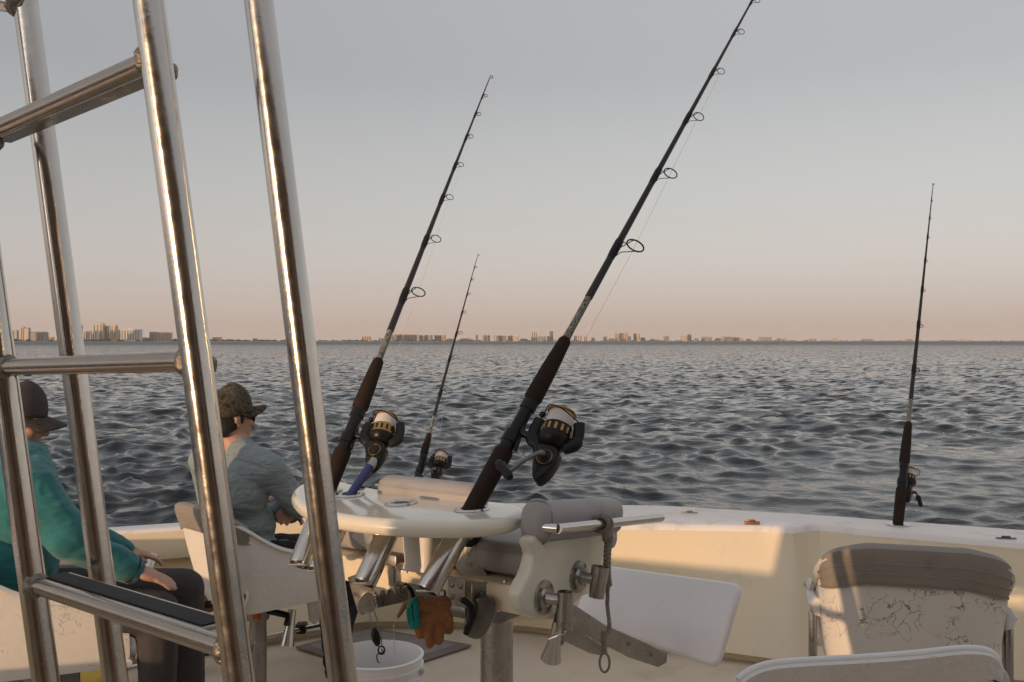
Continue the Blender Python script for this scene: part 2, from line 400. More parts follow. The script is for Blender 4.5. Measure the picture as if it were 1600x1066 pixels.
# ------------------------------------------------------------------ the sea
def build_sea():
    th_f = np.linspace(R(-46), R(46), 1040)
    th_b = np.linspace(R(46), R(314), 60)[1:-1]
    th = np.concatenate([th_f, th_b])            # clockwise from +Y, closed ring
    r1 = 12.0 * np.exp(np.arange(0, 760) * 0.0066)
    r2 = np.geomspace(r1[-1], 11000, 46)[1:]
    rr = np.concatenate([r1, r2])
    T, Rr = np.meshgrid(th, rr)
    X = Rr * np.sin(T); Y = Rr * np.cos(T)
    dr = np.gradient(rr)[:, None] * np.ones_like(T)
    Z = np.zeros_like(X); DX = np.zeros_like(X); DY = np.zeros_like(X)
    # quiet water left by the turning boat
    wx = np.array([0.5, 3.0, 8.0, 16.0, 30.0, 55.0]); wy = np.array([6.0, 13.0, 20.0, 27.0, 36.0, 48.0])
    tt = np.linspace(0, 5, 60); cx = np.interp(tt, range(6), wx); cy = np.interp(tt, range(6), wy)
    near = Rr < 90
    D = np.full(X.shape, 1e3)
    xs = X[near]; ys = Y[near]; d = np.full(xs.shape, 1e3)
    for a, b in zip(cx, cy):
        d = np.minimum(d, np.hypot(xs - a, (ys - b)))
    D[near] = d
    wid = 3.0 + 0.05 * Rr
    quiet = np.exp(-(D / wid) ** 2)
    lam = np.concatenate([np.geomspace(22, 6, 12), np.geomspace(5.5, 0.9, 50), np.geomspace(0.85, 0.25, 44)])
    wind = R(205)
    for L0 in lam:
        L = L0 * 0.56
        k = 2 * math.pi / L
        spread = R(28) if L0 > 5 else R(48)
        a_dir = wind + rng.normal(0, spread)
        ph = rng.uniform(0, 2 * math.pi)
        if L0 > 5.5: amp = 0.0026 * L
        elif L0 > 2.5: amp = 0.0058 * L * (0.75 + 0.5 * rng.random())
        elif L0 > 1.5: amp = 0.0112 * L * (0.75 + 0.5 * rng.random())
        elif L0 > 0.88: amp = 0.0140 * L * (0.75 + 0.5 * rng.random())
        else: amp = 0.0130 * L * (0.7 + 0.6 * rng.random())
        wgt = np.clip((L / dr - 1.6) / 2.0, 0, 1)
        if wgt.max() <= 0: continue
        if L < 4.0: wgt = wgt * (1 - (0.62 if L < 1.6 else 0.45) * quiet)
        kx = k * math.sin(a_dir); ky = k * math.cos(a_dir)
        arg = kx * X + ky * Y + ph
        # slow patches of livelier and calmer water
        gust = 1 + 0.6 * np.sin(0.17 * X / max(1, L ** .3) + 0.05 * Y + ph) * np.sin(0.12 * Y - 0.03 * X + 1.7 * ph)
        s = np.sin(arg); c = np.cos(arg)
        A = 0.90 * amp * wgt * gust
        Z += A * s
        DX += 0.9 * A * c * math.sin(a_dir); DY += 0.9 * A * c * math.cos(a_dir)
    # wash ridges on the edge of the wake
    Z += 0.09 * np.exp(-((D - wid * 1.15) / 0.7) ** 2) * (Rr < 80) * (0.6 + 0.4 * np.sin(0.9 * X + 0.4 * Y))
    X2 = X + DX; Y2 = Y + DY
    V = np.stack([X2, Y2, Z], -1).reshape(-1, 3).astype(np.float32)
    nr, nc = X.shape
    i, j = np.meshgrid(np.arange(nr - 1), np.arange(nc), indexing='ij')
    j2 = (j + 1) % nc
    q = np.stack([i * nc + j, (i + 1) * nc + j, (i + 1) * nc + j2, i * nc + j2], -1).reshape(-1, 4)
    q = q[:, ::-1]
    me = bpy.data.meshes.new('sea')
    me.vertices.add(len(V)); me.vertices.foreach_set('co', V.ravel())
    me.loops.add(q.size); me.loops.foreach_set('vertex_index', q.ravel().astype(np.int32))
    me.polygons.add(len(q))
    me.polygons.foreach_set('loop_start', np.arange(0, q.size, 4, dtype=np.int32))
    me.polygons.foreach_set('use_smooth', np.ones(len(q), dtype=bool))
    me.update(calc_edges=True)
    m = bpy.data.materials.new('sea_water'); m.use_nodes = True
    nt = m.node_tree; nd = nt.nodes; ln = nt.links; b = nd['Principled BSDF']
    b.inputs['Base Color'].default_value = (0.003, 0.008, 0.010, 1)
    b.inputs['Roughness'].default_value = 0.03
    b.inputs['IOR'].default_value = 1.333
    g = nd.new('ShaderNodeNewGeometry')
    mp = nd.new('ShaderNodeMapping'); mp.inputs['Scale'].default_value = (0.7, 1.2, 1)
    ln.new(g.outputs['Position'], mp.inputs[0])
    # ripples too fine for the mesh: near, a light relief; with range, the slopes the mesh no longer carries
    n1 = nd.new('ShaderNodeTexNoise'); n1.inputs['Scale'].default_value = 7.0; n1.inputs['Detail'].default_value = 3; n1.inputs['Roughness'].default_value = 0.55; n1.inputs['Distortion'].default_value = 0.5
    ln.new(mp.outputs[0], n1.inputs['Vector'])
    bp = nd.new('ShaderNodeBump'); bp.inputs['Strength'].default_value = 0.6; bp.inputs['Distance'].default_value = 0.025
    ln.new(n1.outputs[0], bp.inputs['Height'])
    n2 = nd.new('ShaderNodeTexNoise'); n2.inputs['Scale'].default_value = 2.0; n2.inputs['Detail'].default_value = 3
    ln.new(mp.outputs[0], n2.inputs['Vector'])
    ctr = nd.new('ShaderNodeVectorMath'); ctr.operation = 'SUBTRACT'; ctr.inputs[1].default_value = (0.5, 0.5, 0.5)
    ln.new(n2.outputs['Color'], ctr.inputs[0])
    ln_ = nd.new('ShaderNodeVectorMath'); ln_.operation = 'LENGTH'; ln.new(g.outputs['Position'], ln_.inputs[0])
    mr = nd.new('ShaderNodeMapRange'); mr.inputs['From Min'].default_value = 14; mr.inputs['From Max'].default_value = 70; mr.inputs['To Min'].default_value = 0.0; mr.inputs['To Max'].default_value = 2.4
    ln.new(ln_.outputs['Value'], mr.inputs['Value'])
    rg = nd.new('ShaderNodeMapRange'); rg.inputs['From Min'].default_value = 130; rg.inputs['From Max'].default_value = 1000; rg.inputs['To Min'].default_value = 0.03; rg.inputs['To Max'].default_value = 0.36
    ln.new(ln_.outputs['Value'], rg.inputs['Value']); ln.new(rg.outputs[0], b.inputs['Roughness'])
    sc = nd.new('ShaderNodeVectorMath'); sc.operation = 'SCALE'
    ln.new(ctr.outputs[0], sc.inputs[0]); ln.new(mr.outputs[0], sc.inputs['Scale'])
    fl = nd.new('ShaderNodeVectorMath'); fl.operation = 'MULTIPLY'; fl.inputs[1].default_value = (1, 1, 0)
    ln.new(sc.outputs[0], fl.inputs[0])
    ad = nd.new('ShaderNodeVectorMath'); ad.operation = 'ADD'
    ln.new(bp.outputs[0], ad.inputs[0]); ln.new(fl.outputs[0], ad.inputs[1])
    nm = nd.new('ShaderNodeVectorMath'); nm.operation = 'NORMALIZE'
    ln.new(ad.outputs[0], nm.inputs[0]); ln.new(nm.outputs[0], b.inputs['Normal'])
    me.materials.append(m)
    o = bpy.data.objects.new('sea', me); COL.objects.link(o)
    o['kind'] = 'structure'
    o.location.z = SEA
build_sea()

# ------------------------------------------------------------------ far shore
def shoreY(px):
    return 3900 + max(0, px) / 1600 * 4600
M_LAND = mat('shore_sand', (0.30, 0.25, 0.19), 0.9, var=0.2, vscale=0.01)
M_TREES = mat('shore_trees', (0.055, 0.060, 0.036), 0.95, var=0.5, vscale=0.03)
def build_shore():
    bm = bmesh.new()
    row = []
    for px in range(-700, 2301, 60):
        Y = shoreY(px)
        x = (px - 800) / FPX * Y
        row.append([bm.verts.new((x, Y - 60, -0.6)), bm.verts.new((x, Y - 20, 1.4)), bm.verts.new((x * 1.01, Y + 60, 3.0)), bm.verts.new((x * 1.05, Y + 700, 3.0))])
    for a, b in zip(row, row[1:]):
        for k in range(3): bm.faces.new((a[k], b[k], b[k + 1], a[k + 1]))
    o = finish(bm, 'shore', M_LAND, smooth=False); o['kind'] = 'structure'; o.location.z = SEA
    bm = bmesh.new()
    for i in range(2100):
        px = random.uniform(-500, 2100)
        d = mnoise.noise(Vector((px * 0.02, 0.3, 0)))
        if random.random() > 0.62 + 0.6 * d: continue
        Y = shoreY(px) + random.uniform(-5, 260)
        s = random.uniform(5, 11) * (1.0 + 0.35 * d) * (0.75 if px > 500 else 0.9)
        c = Vector(((px - 800) / FPX * Y, Y, 1.5 + s * 0.35))
        ret = bmesh.ops.create_icosphere(bm, subdivisions=1, radius=1.0)
        for v in ret['verts']:
            n = 1 + 0.35 * mnoise.noise(v.co * 1.7 + c)
            v.co = Vector((v.co.x * s * 1.3 * n, v.co.y * s * n, v.co.z * s * 0.75 * n)) + c
    o = finish(bm, 'shore_tree_line', M_TREES, smooth=False)
    o.location.z = SEA
    tag(o, 'low dark line of trees along the far shore', 'trees', kind='stuff')
build_shore()

TINT = {'cream': (0.62, 0.52, 0.40), 'grey': (0.34, 0.31, 0.29), 'white': (0.72, 0.68, 0.62), 'orange': (0.60, 0.40, 0.24), 'brown': (0.26, 0.20, 0.16), 'pink': (0.58, 0.42, 0.34)}
M_BLD = {k: mat('facade_' + k, v, 0.8, var=0.06, vscale=0.02) for k, v in TINT.items()}
M_BWIN = mat('far_windows', (0.10, 0.095, 0.095), 0.35, var=0.2, vscale=0.05)
ORD = ['first', 'second', 'third', 'fourth', 'fifth', 'sixth', 'seventh', 'eighth', 'ninth', 'tenth', 'eleventh', 'twelfth', 'thirteenth', 'fourteenth', 'fifteenth', 'sixteenth', 'seventeenth', 'eighteenth', 'nineteenth']
TENS = {2: 'twenty', 3: 'thirty', 4: 'forty', 5: 'fifty', 6: 'sixty', 7: 'seventy', 8: 'eighty'}
TENTH = {2: 'twentieth', 3: 'thirtieth', 4: 'fortieth', 5: 'fiftieth', 6: 'sixtieth', 7: 'seventieth', 8: 'eightieth'}
def ordinal(n):
    if n <= 19: return ORD[n - 1]
    t, u = divmod(n, 10)
    return TENTH[t] if u == 0 else TENS[t] + '-' + ORD[u - 1]
BLD = [  # px left, px right, py of roof, tint, style, special words
    (14, 20, 518.5, 'orange', 'slab'), (20.5, 28, 517, 'grey', 'slab'), (33, 39, 512, 'orange', 'stair'), (39.5, 46.5, 513.5, 'grey', 'slab'),
    (48, 72, 520.5, 'grey', 'mansard'), (75, 84, 527, 'orange', 'low'), (120, 128, 508.5, 'brown', 'slab'), (131, 137.5, 519, 'orange', 'slab'),
    (138, 145, 518, 'grey', 'slab'), (145.5, 153, 518, 'white', 'slab'), (147, 162, 506, 'cream', 'crown'), (162.5, 174, 510, 'cream', 'bays'),
    (174.5, 183, 509.5, 'orange', 'slab'), (183.5, 220, 515.3, 'white', 'bays'), (224, 233, 528, 'grey', 'low'), (235, 247, 519.5, 'grey', 'bays'),
    (248.5, 268, 520, 'cream', 'bays'), (333, 345, 527.5, 'orange', 'low'), (395, 402, 529.5, 'grey', 'low'), (565, 580, 526, 'pink', 'low'),
    (592, 600, 529, 'white', 'low'), (606, 615, 523.8, 'grey', 'bays'), (615.5, 634, 523.2, 'brown', 'bays'), (634.5, 651, 523, 'orange', 'bays'),
    (651.5, 655, 523.2, 'cream', 'slab'), (655.5, 675, 524.2, 'grey', 'bays'), (679, 690, 524.2, 'grey', 'bays'), (690.5, 697, 524, 'orange', 'slab'),
    (699, 711, 529.5, 'cream', 'low'), (720, 739, 529.3, 'pink', 'low'), (743, 747, 524, 'grey', 'slab'), (753, 761, 524, 'cream', 'slab'),
    (761.5, 765.5, 524, 'orange', 'slab'), (769, 773, 524, 'cream', 'slab'), (775.5, 791, 525, 'grey', 'bays'), (793.5, 801, 524.6, 'orange', 'slab'),
    (802, 810, 525, 'cream', 'slab'), (813, 825, 529.8, 'grey', 'low'), (830, 839, 518.8, 'cream', 'crown'), (840, 853, 526, 'grey', 'low'),
    (855, 858.5, 525.5, 'grey', 'slab'), (859, 864, 518, 'brown', 'slab'), (866, 874, 530.5, 'cream', 'low'), (878, 884, 525, 'orange', 'slab'),
    (897, 909, 524.6, 'pink', 'slab'), (912, 918, 526, 'orange', 'slab'), (924, 929, 528, 'cream', 'low'), (943, 949, 526, 'grey', 'slab'),
    (951, 960, 529.3, 'brown', 'low'), (961, 964.5, 521, 'orange', 'slab'), (965, 972, 520.5, 'cream', 'slab'), (972.5, 981, 520.2, 'pink', 'crown'),
    (982, 986, 526, 'grey', 'slab'), (990, 995, 521.5, 'grey', 'slab'), (995.5, 1000, 521.8, 'cream', 'slab'), (1000.5, 1008, 528, 'brown', 'low'),
    (1017, 1030, 529.8, 'cream', 'low'), (1037, 1045, 526, 'grey', 'slab'), (1063, 1073.5, 524, 'cream', 'slab'), (1074, 1080, 521.6, 'orange', 'slab'),
    (1085, 1091, 529, 'grey', 'low'), (1096, 1112, 526.6, 'grey', 'low'), (1118, 1128, 529, 'pink', 'low'), (1129, 1144, 526.6, 'grey', 'low'),
    (1145, 1160, 527.6, 'orange', 'low'), (1166, 1174, 530, 'cream', 'low'), (1186, 1205, 526.8, 'grey', 'low'), (1215, 1228, 529, 'cream', 'low'),
    (1262, 1274, 529.5, 'pink', 'low'), (1300, 1309, 529, 'cream', 'low'), (1346, 1362, 530.2, 'grey', 'low'), (1412, 1424, 530, 'pink', 'low'),
    (1500, 1512, 530.4, 'cream', 'low')]
def build_city():
    SHAPE = {'slab': 'tower block', 'stair': 'stepped tower', 'mansard': 'broad block with sloped roof', 'low': 'low building', 'crown': 'tower with raised roof block', 'bays': 'wide block with window bays'}
    for n, (x0, x1, yt, tint, style) in enumerate(BLD):
        pc = (x0 + x1) / 2
        Y = shoreY(pc) + 40 + (n % 3) * 45 + (60 if style == 'crown' else 0)
        w = (x1 - x0) / FPX * Y
        zt = H - (yt - 533) / FPX * Y
        cx = (pc - 800) / FPX * Y
        dep = min(max(w * 0.7, 14), 45)
        t = thing('shore_building', '%s %s on the far shore, %s building from the left' % (tint, SHAPE[style], ordinal(n + 1)), 'building', (cx, Y, 1.0), 'buildings along the far shore')
        rz = Matrix.Rotation(R(((n * 37) % 11 - 5) * 2.0), 3, 'Z')
        base = Vector((cx, Y, 0))
        def bx(name, c, s, m, bev=0.0, par=t):
            bm = bmesh.new(); box(bm, base + rz @ Vector(c), s, rz, bev, 1)
            return finish(bm, name, m, par, smooth=False)
        hgt = zt - 1.0
        wall = bx('wall', (0, 0, 1 + hgt / 2), (w, dep, hgt), M_BLD[tint])
        bx('parapet', (0, 0, zt + 0.5), (w + 1.2, dep + 1.2, 1.4), M_BLD[tint])
        if style in ('slab', 'crown', 'stair'):
            bx('roof_block', (w * 0.12, 0, zt + 2.6), (w * 0.42, dep * 0.5, 3.0), M_BLD['grey'])
        elif style == 'low':
            bx('roof_block', (-w * 0.2, 0, zt + 1.9), (w * 0.25, dep * 0.5, 1.6), M_BLD[tint])
        elif style == 'mansard':
            bm = bmesh.new()
            a = [(-.5, -.5), (.5, -.5), (.5, .5), (-.5, .5)]
            lo = [bm.verts.new(base + rz @ Vector((u * w * 1.04, v * dep * 1.04, zt + 1.3))) for u, v in a]
            hi = [bm.verts.new(base + rz @ Vector((u * w * 0.86, v * dep * 0.7, zt + 5.5))) for u, v in a]
            bm.faces.new(hi); bm.faces.new(lo[::-1])
            for k in range(4): bm.faces.new((lo[k], lo[(k + 1) % 4], hi[(k + 1) % 4], hi[k]))
            finish(bm, 'roof', M_BLD['brown'], t, smooth=False)
        if style == 'stair':
            bx('roof_block', (-w * 0.3, 0, zt + 5.5), (w * 0.35, dep * 0.4, 3.0), M_BLD['orange'])
        if style == 'bays':
            bx('lift_house', (w * 0.05, 0, zt + 2.4), (w * 0.13, dep * 0.5, 2.6), M_BLD[tint])
            bx('lift_house', (-w * 0.33, 0, zt + 2.0), (w * 0.09, dep * 0.5, 1.9), M_BLD[tint])
        # window bays: recessed looking dark strips standing proud as glazed balconies, with slabs between the storeys
        nb = max(2, int(round(w / 13.0)))
        pitch = w / nb
        fr = 0.62 if style in ('bays', 'mansard') else 0.46
        for k in range(nb):
            u = -w / 2 + pitch * (k + 0.5)
            bx('window_bay', (u, -dep / 2 - 0.15, 1 + hgt * 0.53), (pitch * fr, 0.5, hgt * 0.86), M_BWIN)
        if hgt > 24:
            for z in np.arange(1 + 3.4, zt - 1.5, 3.4 if w > 60 else 6.8):
                bx('balcony_slab', (0, -dep / 2 - 0.5, z), (w * 0.97, 1.2, 1.0), M_BLD[tint])
build_city()

# ------------------------------------------------------------------ the boat
boat = thing('fishing_boat', 'cream sport fishing boat cockpit with white gunwale and open deck', 'boat', (0.2, 2.0, 0.0))
OUT_PX = [(0, 836), (166, 824), (284, 816), (420, 802), (560, 792), (700, 787), (820, 786), (1040, 790), (1300, 806), (1600, 828), (1800, 848)]
INN_PX = [(0, 845), (166, 831), (284, 823), (420, 812), (560, 806), (700, 812), (820, 816), (1040, 819), (1195, 821.5), (1222, 823.5), (1240, 824.5), (1262, 821), (1280, 819.5), (1348, 827), (1600, 848), (1800, 868)]
BAS_PX = [(0, 1080), (166, 1052), (299, 1030), (448, 1007), (570, 985), (700, 985), (820, 992), (1000, 1015), (1123, 1033), (1181, 1041), (1225, 1047), (1248, 1047), (1275, 1043), (1300, 1044), (1600, 1080), (1800, 1104)]
cols = list(range(0, 1800, 20)) + [1222, 1230, 1236, 1250, 1256, 1266, 1272, 1800]
cols = sorted(set(cols))
def plan(tbl, px, z):
    p = onz(px, interp(tbl, px), z); return Vector((p.x, p.y, 0))
OUT = [plan(OUT_PX, c, GUN) for c in cols]
INN = [plan(INN_PX, c, GUN) for c in cols]
BAS = [plan(BAS_PX, c, DECK) for c in cols]
# the quarters run forward past the cabin
PORT = [Vector((-2.72, 3.9, 0)), Vector((-2.80, 3.0, 0)), Vector((-2.82, 1.5, 0)), Vector((-2.80, -4.5, 0))]
STAR = [Vector((3.02, 3.6, 0)), Vector((3.06, 3.0, 0)), Vector((3.08, 1.5, 0)), Vector((3.06, -4.5, 0))]
OUT = PORT[::-1] + OUT + STAR
INN = [p + Vector((0.16, 0, 0)) for p in PORT[::-1]] + INN + [p - Vector((0.25, 0.05, 0)) for p in STAR]
BAS = [p + Vector((0.10, 0, 0)) for p in PORT[::-1]] + BAS + [p - Vector((0.25, 0.05, 0)) for p in STAR]
def strip(name, rows, m, parent, sharp=50):
    bm = bmesh.new()
    vs = [[bm.verts.new(p) for p in r] for r in rows]
    for a, b in zip(vs, vs[1:]):
        for k in range(len(a) - 1):
            bm.faces.new((a[k], a[k + 1], b[k + 1], b[k]))
    return finish(bm, name, m, parent, sharp=sharp)
def zz(p, z): return Vector((p.x, p.y, z))
cap_rows, in_rows, hull_rows = [], [], []
nP = 4
for i, (o_, n_, b_) in enumerate(zip(OUT, INN, BAS)):
    px = cols[i - nP] if nP <= i < nP + len(cols) else (0 if i < nP else 1800)
    d = (n_ - o_); L = d.length; d.normalize()
    r = min(0.018 if px < 700 else 0.030, L * .3)
    cap_rows.append([zz(o_ - d * 0.012, GUN - 0.06), zz(o_ - d * 0.008, GUN - 0.012), zz(o_ + d * 0.01, GUN), zz(o_ + d * (L - r), GUN - 0.002), zz(o_ + d * (L - r * .4), GUN - r * .25), zz(n_, GUN - r)])
    hull_rows.append([zz(o_ - d * 0.004, GUN - 0.05), zz(o_ + d * 0.03, 0.6), zz(o_ + d * 0.10, -0.3), zz(o_ + d * 0.25, -1.6)])
    lft = 1.0 if px < 470 else (0.0 if px > 560 else (560 - px) / 90.0)
    rec = 0.10 * lft
    bb = b_
    r1 = [zz(n_, GUN - r), zz(n_ + d * 0.006, GUN - 0.06), zz(n_ + d * 0.008, GUN - 0.135), zz(n_ + d * 0.004 * lft, GUN - 0.150), zz(n_ - d * rec, GUN - 0.152), zz(n_ * 0.5 + bb * 0.5 - d * rec * .6, (GUN + DECK) / 2), zz(bb + d * 0.0, DECK + 0.03), zz(bb + d * 0.02, DECK)]
    if lft == 0:
        w0 = zz(n_ + d * 0.004, GUN - 0.05)
        r1 = [zz(n_, GUN - r), w0] + [Vector(w0.lerp(zz(bb, DECK + 0.045), k)) for k in (.25, .45, .6, .8, 1.0)] + [zz(bb - d * 0.07, DECK + 0.044)]
    else:
        r1[-2] = zz(bb, DECK + 0.045); r1[-1] = zz(bb - d * 0.07, DECK + 0.044)
    in_rows.append(r1)
strip('gunwale', cap_rows, M_CAP, boat)
strip('hull_side', hull_rows, M_GELW, boat)
strip('inner_wall', in_rows, M_GEL, boat, sharp=40)
strip('toe_kick', [[zz(b_ + (o_ - b_).normalized() * 0.069, DECK + 0.047), zz(b_ + (o_ - b_).normalized() * 0.07, DECK - 0.01)] for b_, o_ in zip(BAS, OUT)], M_GEL, boat)
bm = bmesh.new()
fv = [bm.verts.new(zz(p + (p - q).normalized() * 0.12 if (p - q).length > 1e-4 else p, DECK)) for p, q in zip(BAS, INN)]
fv = []
bm.free(); bm = bmesh.new()
for p, o_ in zip(BAS, OUT):
    d = (o_ - p); d.normalize()
    fv.append(bm.verts.new(zz(p + d * 0.10, DECK - 0.002)))
f_ = bm.faces.new(fv)
bmesh.ops.triangulate(bm, faces=[f_])
deck = finish(bm, 'deck', M_DECK, boat, smooth=False)
# deck hatch with a raised grey rim
hp = [onz(461, 1015, DECK), onz(575, 984, DECK), onz(737, 1012, DECK), onz(600, 1056, DECK)]
bm = bmesh.new()
prism(bm, [p + Vector((0, 0, 0.004)) for p in hp], (0, 0, 0.012), 0.004, 1)
hatch = sub(finish(bm, 'deck_hatch', M_HATCH, boat))
hc = sum(hp, Vector()) / 4
bm = bmesh.new()
prism(bm, [hc + (p - hc) * 0.84 + Vector((0, 0, 0.014)) for p in hp], (0, 0, 0.006), 0.002, 1)
finish(bm, 'hatch_panel', mat('hatch_panel_grey', (0.27, 0.245, 0.235), 0.75, var=0.3, vscale=18, bump=0.5, bscale=200), hatch)
# rail low along the inner wall and its clips
ra, rb = W(120, 1062, 4.12), W(520, 972, 4.62)
bm = bmesh.new(); tube(bm, [ra, ra.lerp(rb, .5), rb], 0.011, 10)
finish(bm, 'wall_rail', M_STEEL, boat)
for t_ in (0.30, 0.47, 0.86):
    p = ra.lerp(rb, t_)
    bm = bmesh.new(); box(bm, p + Vector((0, 0.025, 0)), (0.05, 0.07, 0.045), None, 0.008)
    finish(bm, 'rail_clip', M_BLACK, boat)
# gunwale fittings
for px, py, sx, sy, szz, m in ((1175, 819, 0.075, 0.02, 0.014, mat('tarnished_bronze', (0.30, 0.15, 0.07), 0.45, 0.7, var=0.3, vscale=60)), (1076, 801.5, 0.10, 0.012, 0.006, M_STEELW), (832, 791, 0.06, 0.04, 0.012, M_STEEL), (1572, 842, 0.09, 0.012, 0.006, M_STEELD)):
    p = onz(px, py, GUN)
    bm = bmesh.new(); box(bm, p + Vector((0, 0, szz / 2)), (sx, sy, szz), Matrix.Rotation(R(-8), 3, 'Z'), 0.004)
    box(bm, p + Vector((0, 0, szz + 0.004)), (sx * .45, sy * .7, 0.008), Matrix.Rotation(R(-8), 3, 'Z'), 0.003)
    finish(bm, 'gunwale_fitting', m, boat)
for px, py in ((232, 872), (1140, 0)):
    if py == 0: continue
    a = W(240, 868, 4.5); b = W(226, 905, 4.42)
    bm = bmesh.new(); tube(bm, [a, b], 0.024, 14); finish(bm, 'rod_tube', M_STEEL, boat)
    bm = bmesh.new(); tube(bm, [a + Vector((-.05, .0, 0)), b + Vector((-.05, 0, 0))], 0.02, 14); finish(bm, 'rod_tube', M_BLACK, boat)
# cabin behind the standing point: bulkhead, dark doorway, an unseen wing added for its shadow, overhanging flybridge floor
def boatbox(name, c, s, m, bev=0.01):
    bm = bmesh.new(); box(bm, c, s, None, bev); return finish(bm, name, m, boat)
boatbox('cabin_bulkhead', (-1.55, -1.62, 1.75), (1.40, 0.08, 2.5), M_CABIN)
boatbox('cabin_bulkhead', (1.70, -1.62, 1.75), (1.50, 0.08, 2.5), M_CABIN)
boatbox('cabin_bulkhead', (0.05, -1.62, 2.80), (1.80, 0.078, 0.4), M_CABIN)
boatbox('cabin_door', (0.05, -1.70, 1.55), (1.78, 0.03, 2.09), M_WOOD)
boatbox('cabin_window', (-1.55, -1.575, 2.05), (0.95, 0.02, 0.8), M_GLASSD)
boatbox('cabin_window', (1.70, -1.575, 2.05), (0.95, 0.02, 0.8), M_GLASSD)
boatbox('cabin_side', (-2.27, -3.07, 1.75), (0.08, 3.06, 2.5), M_CABIN)
boatbox('cabin_side', (2.42, -2.98, 1.75), (0.08, 3.08, 2.5), M_CABIN)
bm = bmesh.new()
prism(bm, [Vector((-2.305, y, z)) for y, z in ((-1.26, 0.52), (0.13, 0.52), (0.12, 1.40), (0.02, 1.47), (-0.12, 1.50), (-0.24, 1.58), (-0.28, 1.75), (-0.28, 3.0), (-1.26, 3.0))], (0.07, 0, 0), 0.006, 1)
finish(bm, 'added_shade_wing', M_CABIN, boat)  # added panel; its outline and forward gap shape the sun patches in the cockpit
boatbox('flybridge_floor', (0.1, -2.95, 3.07), (5.0, 4.2, 0.12), M_CABIN, 0.03)

# ------------------------------------------------------------------ ladder
def build_ladder():
    t = thing('boat_ladder', 'polished steel ladder with grip rungs and handrails in the left foreground', 'ladder', (-0.5, 1.2, DECK))
    YA, YB = 1.40, 1.05
    def pole(name, p0, p1, Y, r, z0=DECK, z1=3.0):
        a, b = W(*p0, Y), W(*p1, Y)
        d = (b - a) / (b.z - a.z)
        lo = a + d * (z0 - a.z); hi = a + d * (z1 - a.z)
        bm = bmesh.new(); tube(bm, [lo, lo.lerp(hi, .5), hi], r, 40)
        o = sub(finish(bm, name, M_STEEL, t))
        bm = bmesh.new(); lathe(bm, [(r, 0), (0.05, 0.001), (0.05, 0.008), (r * 1.05, 0.012)], lo, (0, 0, 1), 24)
        finish(bm, 'base_flange', M_STEELW, o)
        return a, b
    B0, B1 = pole('side_rail', (232, 0), (374, 1066), YB, 0.0168)
    A0, A1 = pole('side_rail', (8, 600), (72, 1066), YA, 0.0188)
    C0, C1 = pole('handrail', (404, 0), (536, 1066), 1.10, 0.0166)
    D0, D1 = pole('handrail', (42, 20), (181, 1066), 1.46, 0.0182)
    def at_z(a, b, z): return a + (b - a) * ((z - a.z) / (b.z - a.z))
    away = Vector((0.36, 0.93, 0)).normalized()
    for z in (2.303, 1.972, 1.655, 1.34, 1.02, 0.74):
        p = at_z(A0, A1, z - 0.01); q = at_z(B0, B1, z + 0.006)
        d = (q - p).normalized()
        nrm = Vector((-d.y, d.x, 0)).normalized()
        if nrm.y < 0: nrm = -nrm
        bm = bmesh.new(); tube(bm, [p, p.lerp(q, .5), q], 0.0120, 28)
        rung = sub(finish(bm, 'rung', M_RUNG, t))
        # flat tread behind the tube, with its grip strip and rolled rear edge
        c = p.lerp(q, .5) + nrm * 0.028 - d * 0.040
        Mx = Matrix((d, nrm, d.cross(nrm))).transposed()
        L = (q - p).length
        bm = bmesh.new(); box(bm, c + Vector((0, 0, 0.006)), (L - 0.088, 0.050, 0.006), Mx, 0.001)
        finish(bm, 'tread', M_STEELW, rung)
        bm = bmesh.new(); box(bm, c + Vector((0, 0, 0.0105)), (L - 0.098, 0.032, 0.002), Mx, 0.0006)
        finish(bm, 'grip_strip', M_GRIP, rung)
        for e, s in ((p, 1), (q, -1)):
            for k in range(2):
                bm = bmesh.new()
                ret = bmesh.ops.create_icosphere(bm, subdivisions=3, radius=0.0190 if k == 0 else 0.011)
                off = e + d * s * (0.012 + 0.008 * k) + nrm * (0.026 * k) + Vector((0, 0, -0.004 * k))
                for v in ret['verts']:
                    n = 1 + 0.16 * mnoise.noise(v.co * 110 + Vector((z, s, k))) + 0.08 * mnoise.noise(v.co * 300)
                    w = v.co * n
                    along = w.dot(d)
                    v.co = w - d * along * 0.30 + off
                finish(bm, 'weld', M_WELD, rung)
    # cross bar that ties the far handrail to the rail beyond the frame
    p = at_z(D0, D1, H + 0.512); q = p + Vector((-0.34, 0.10, 0.07))
    bm = bmesh.new(); tube(bm, [p, p.lerp(q, .3) + Vector((0, 0, .004)), q], 0.0165, 28)
    br = sub(finish(bm, 'cross_bar', M_STEEL, t))
    bm = bmesh.new(); ret = bmesh.ops.create_icosphere(bm, subdivisions=3, radius=0.0225)
    for v in ret['verts']: v.co = v.co * (1 + 0.25 * mnoise.noise(v.co * 120)) + p + Vector((-0.008, 0, 0))
    finish(bm, 'weld', M_WELD, br)
    # brackets that tie the handrails to the side rails
    for (e0, e1, f0, f1) in ((B0, B1, C0, C1), (A0, A1, D0, D1)):
        for z in (2.92, 0.70):
            bm = bmesh.new(); tube(bm, [at_z(e0, e1, z), at_z(f0, f1, z)], 0.010, 14)
            finish(bm, 'tie_bar', M_STEEL, t)
build_ladder()

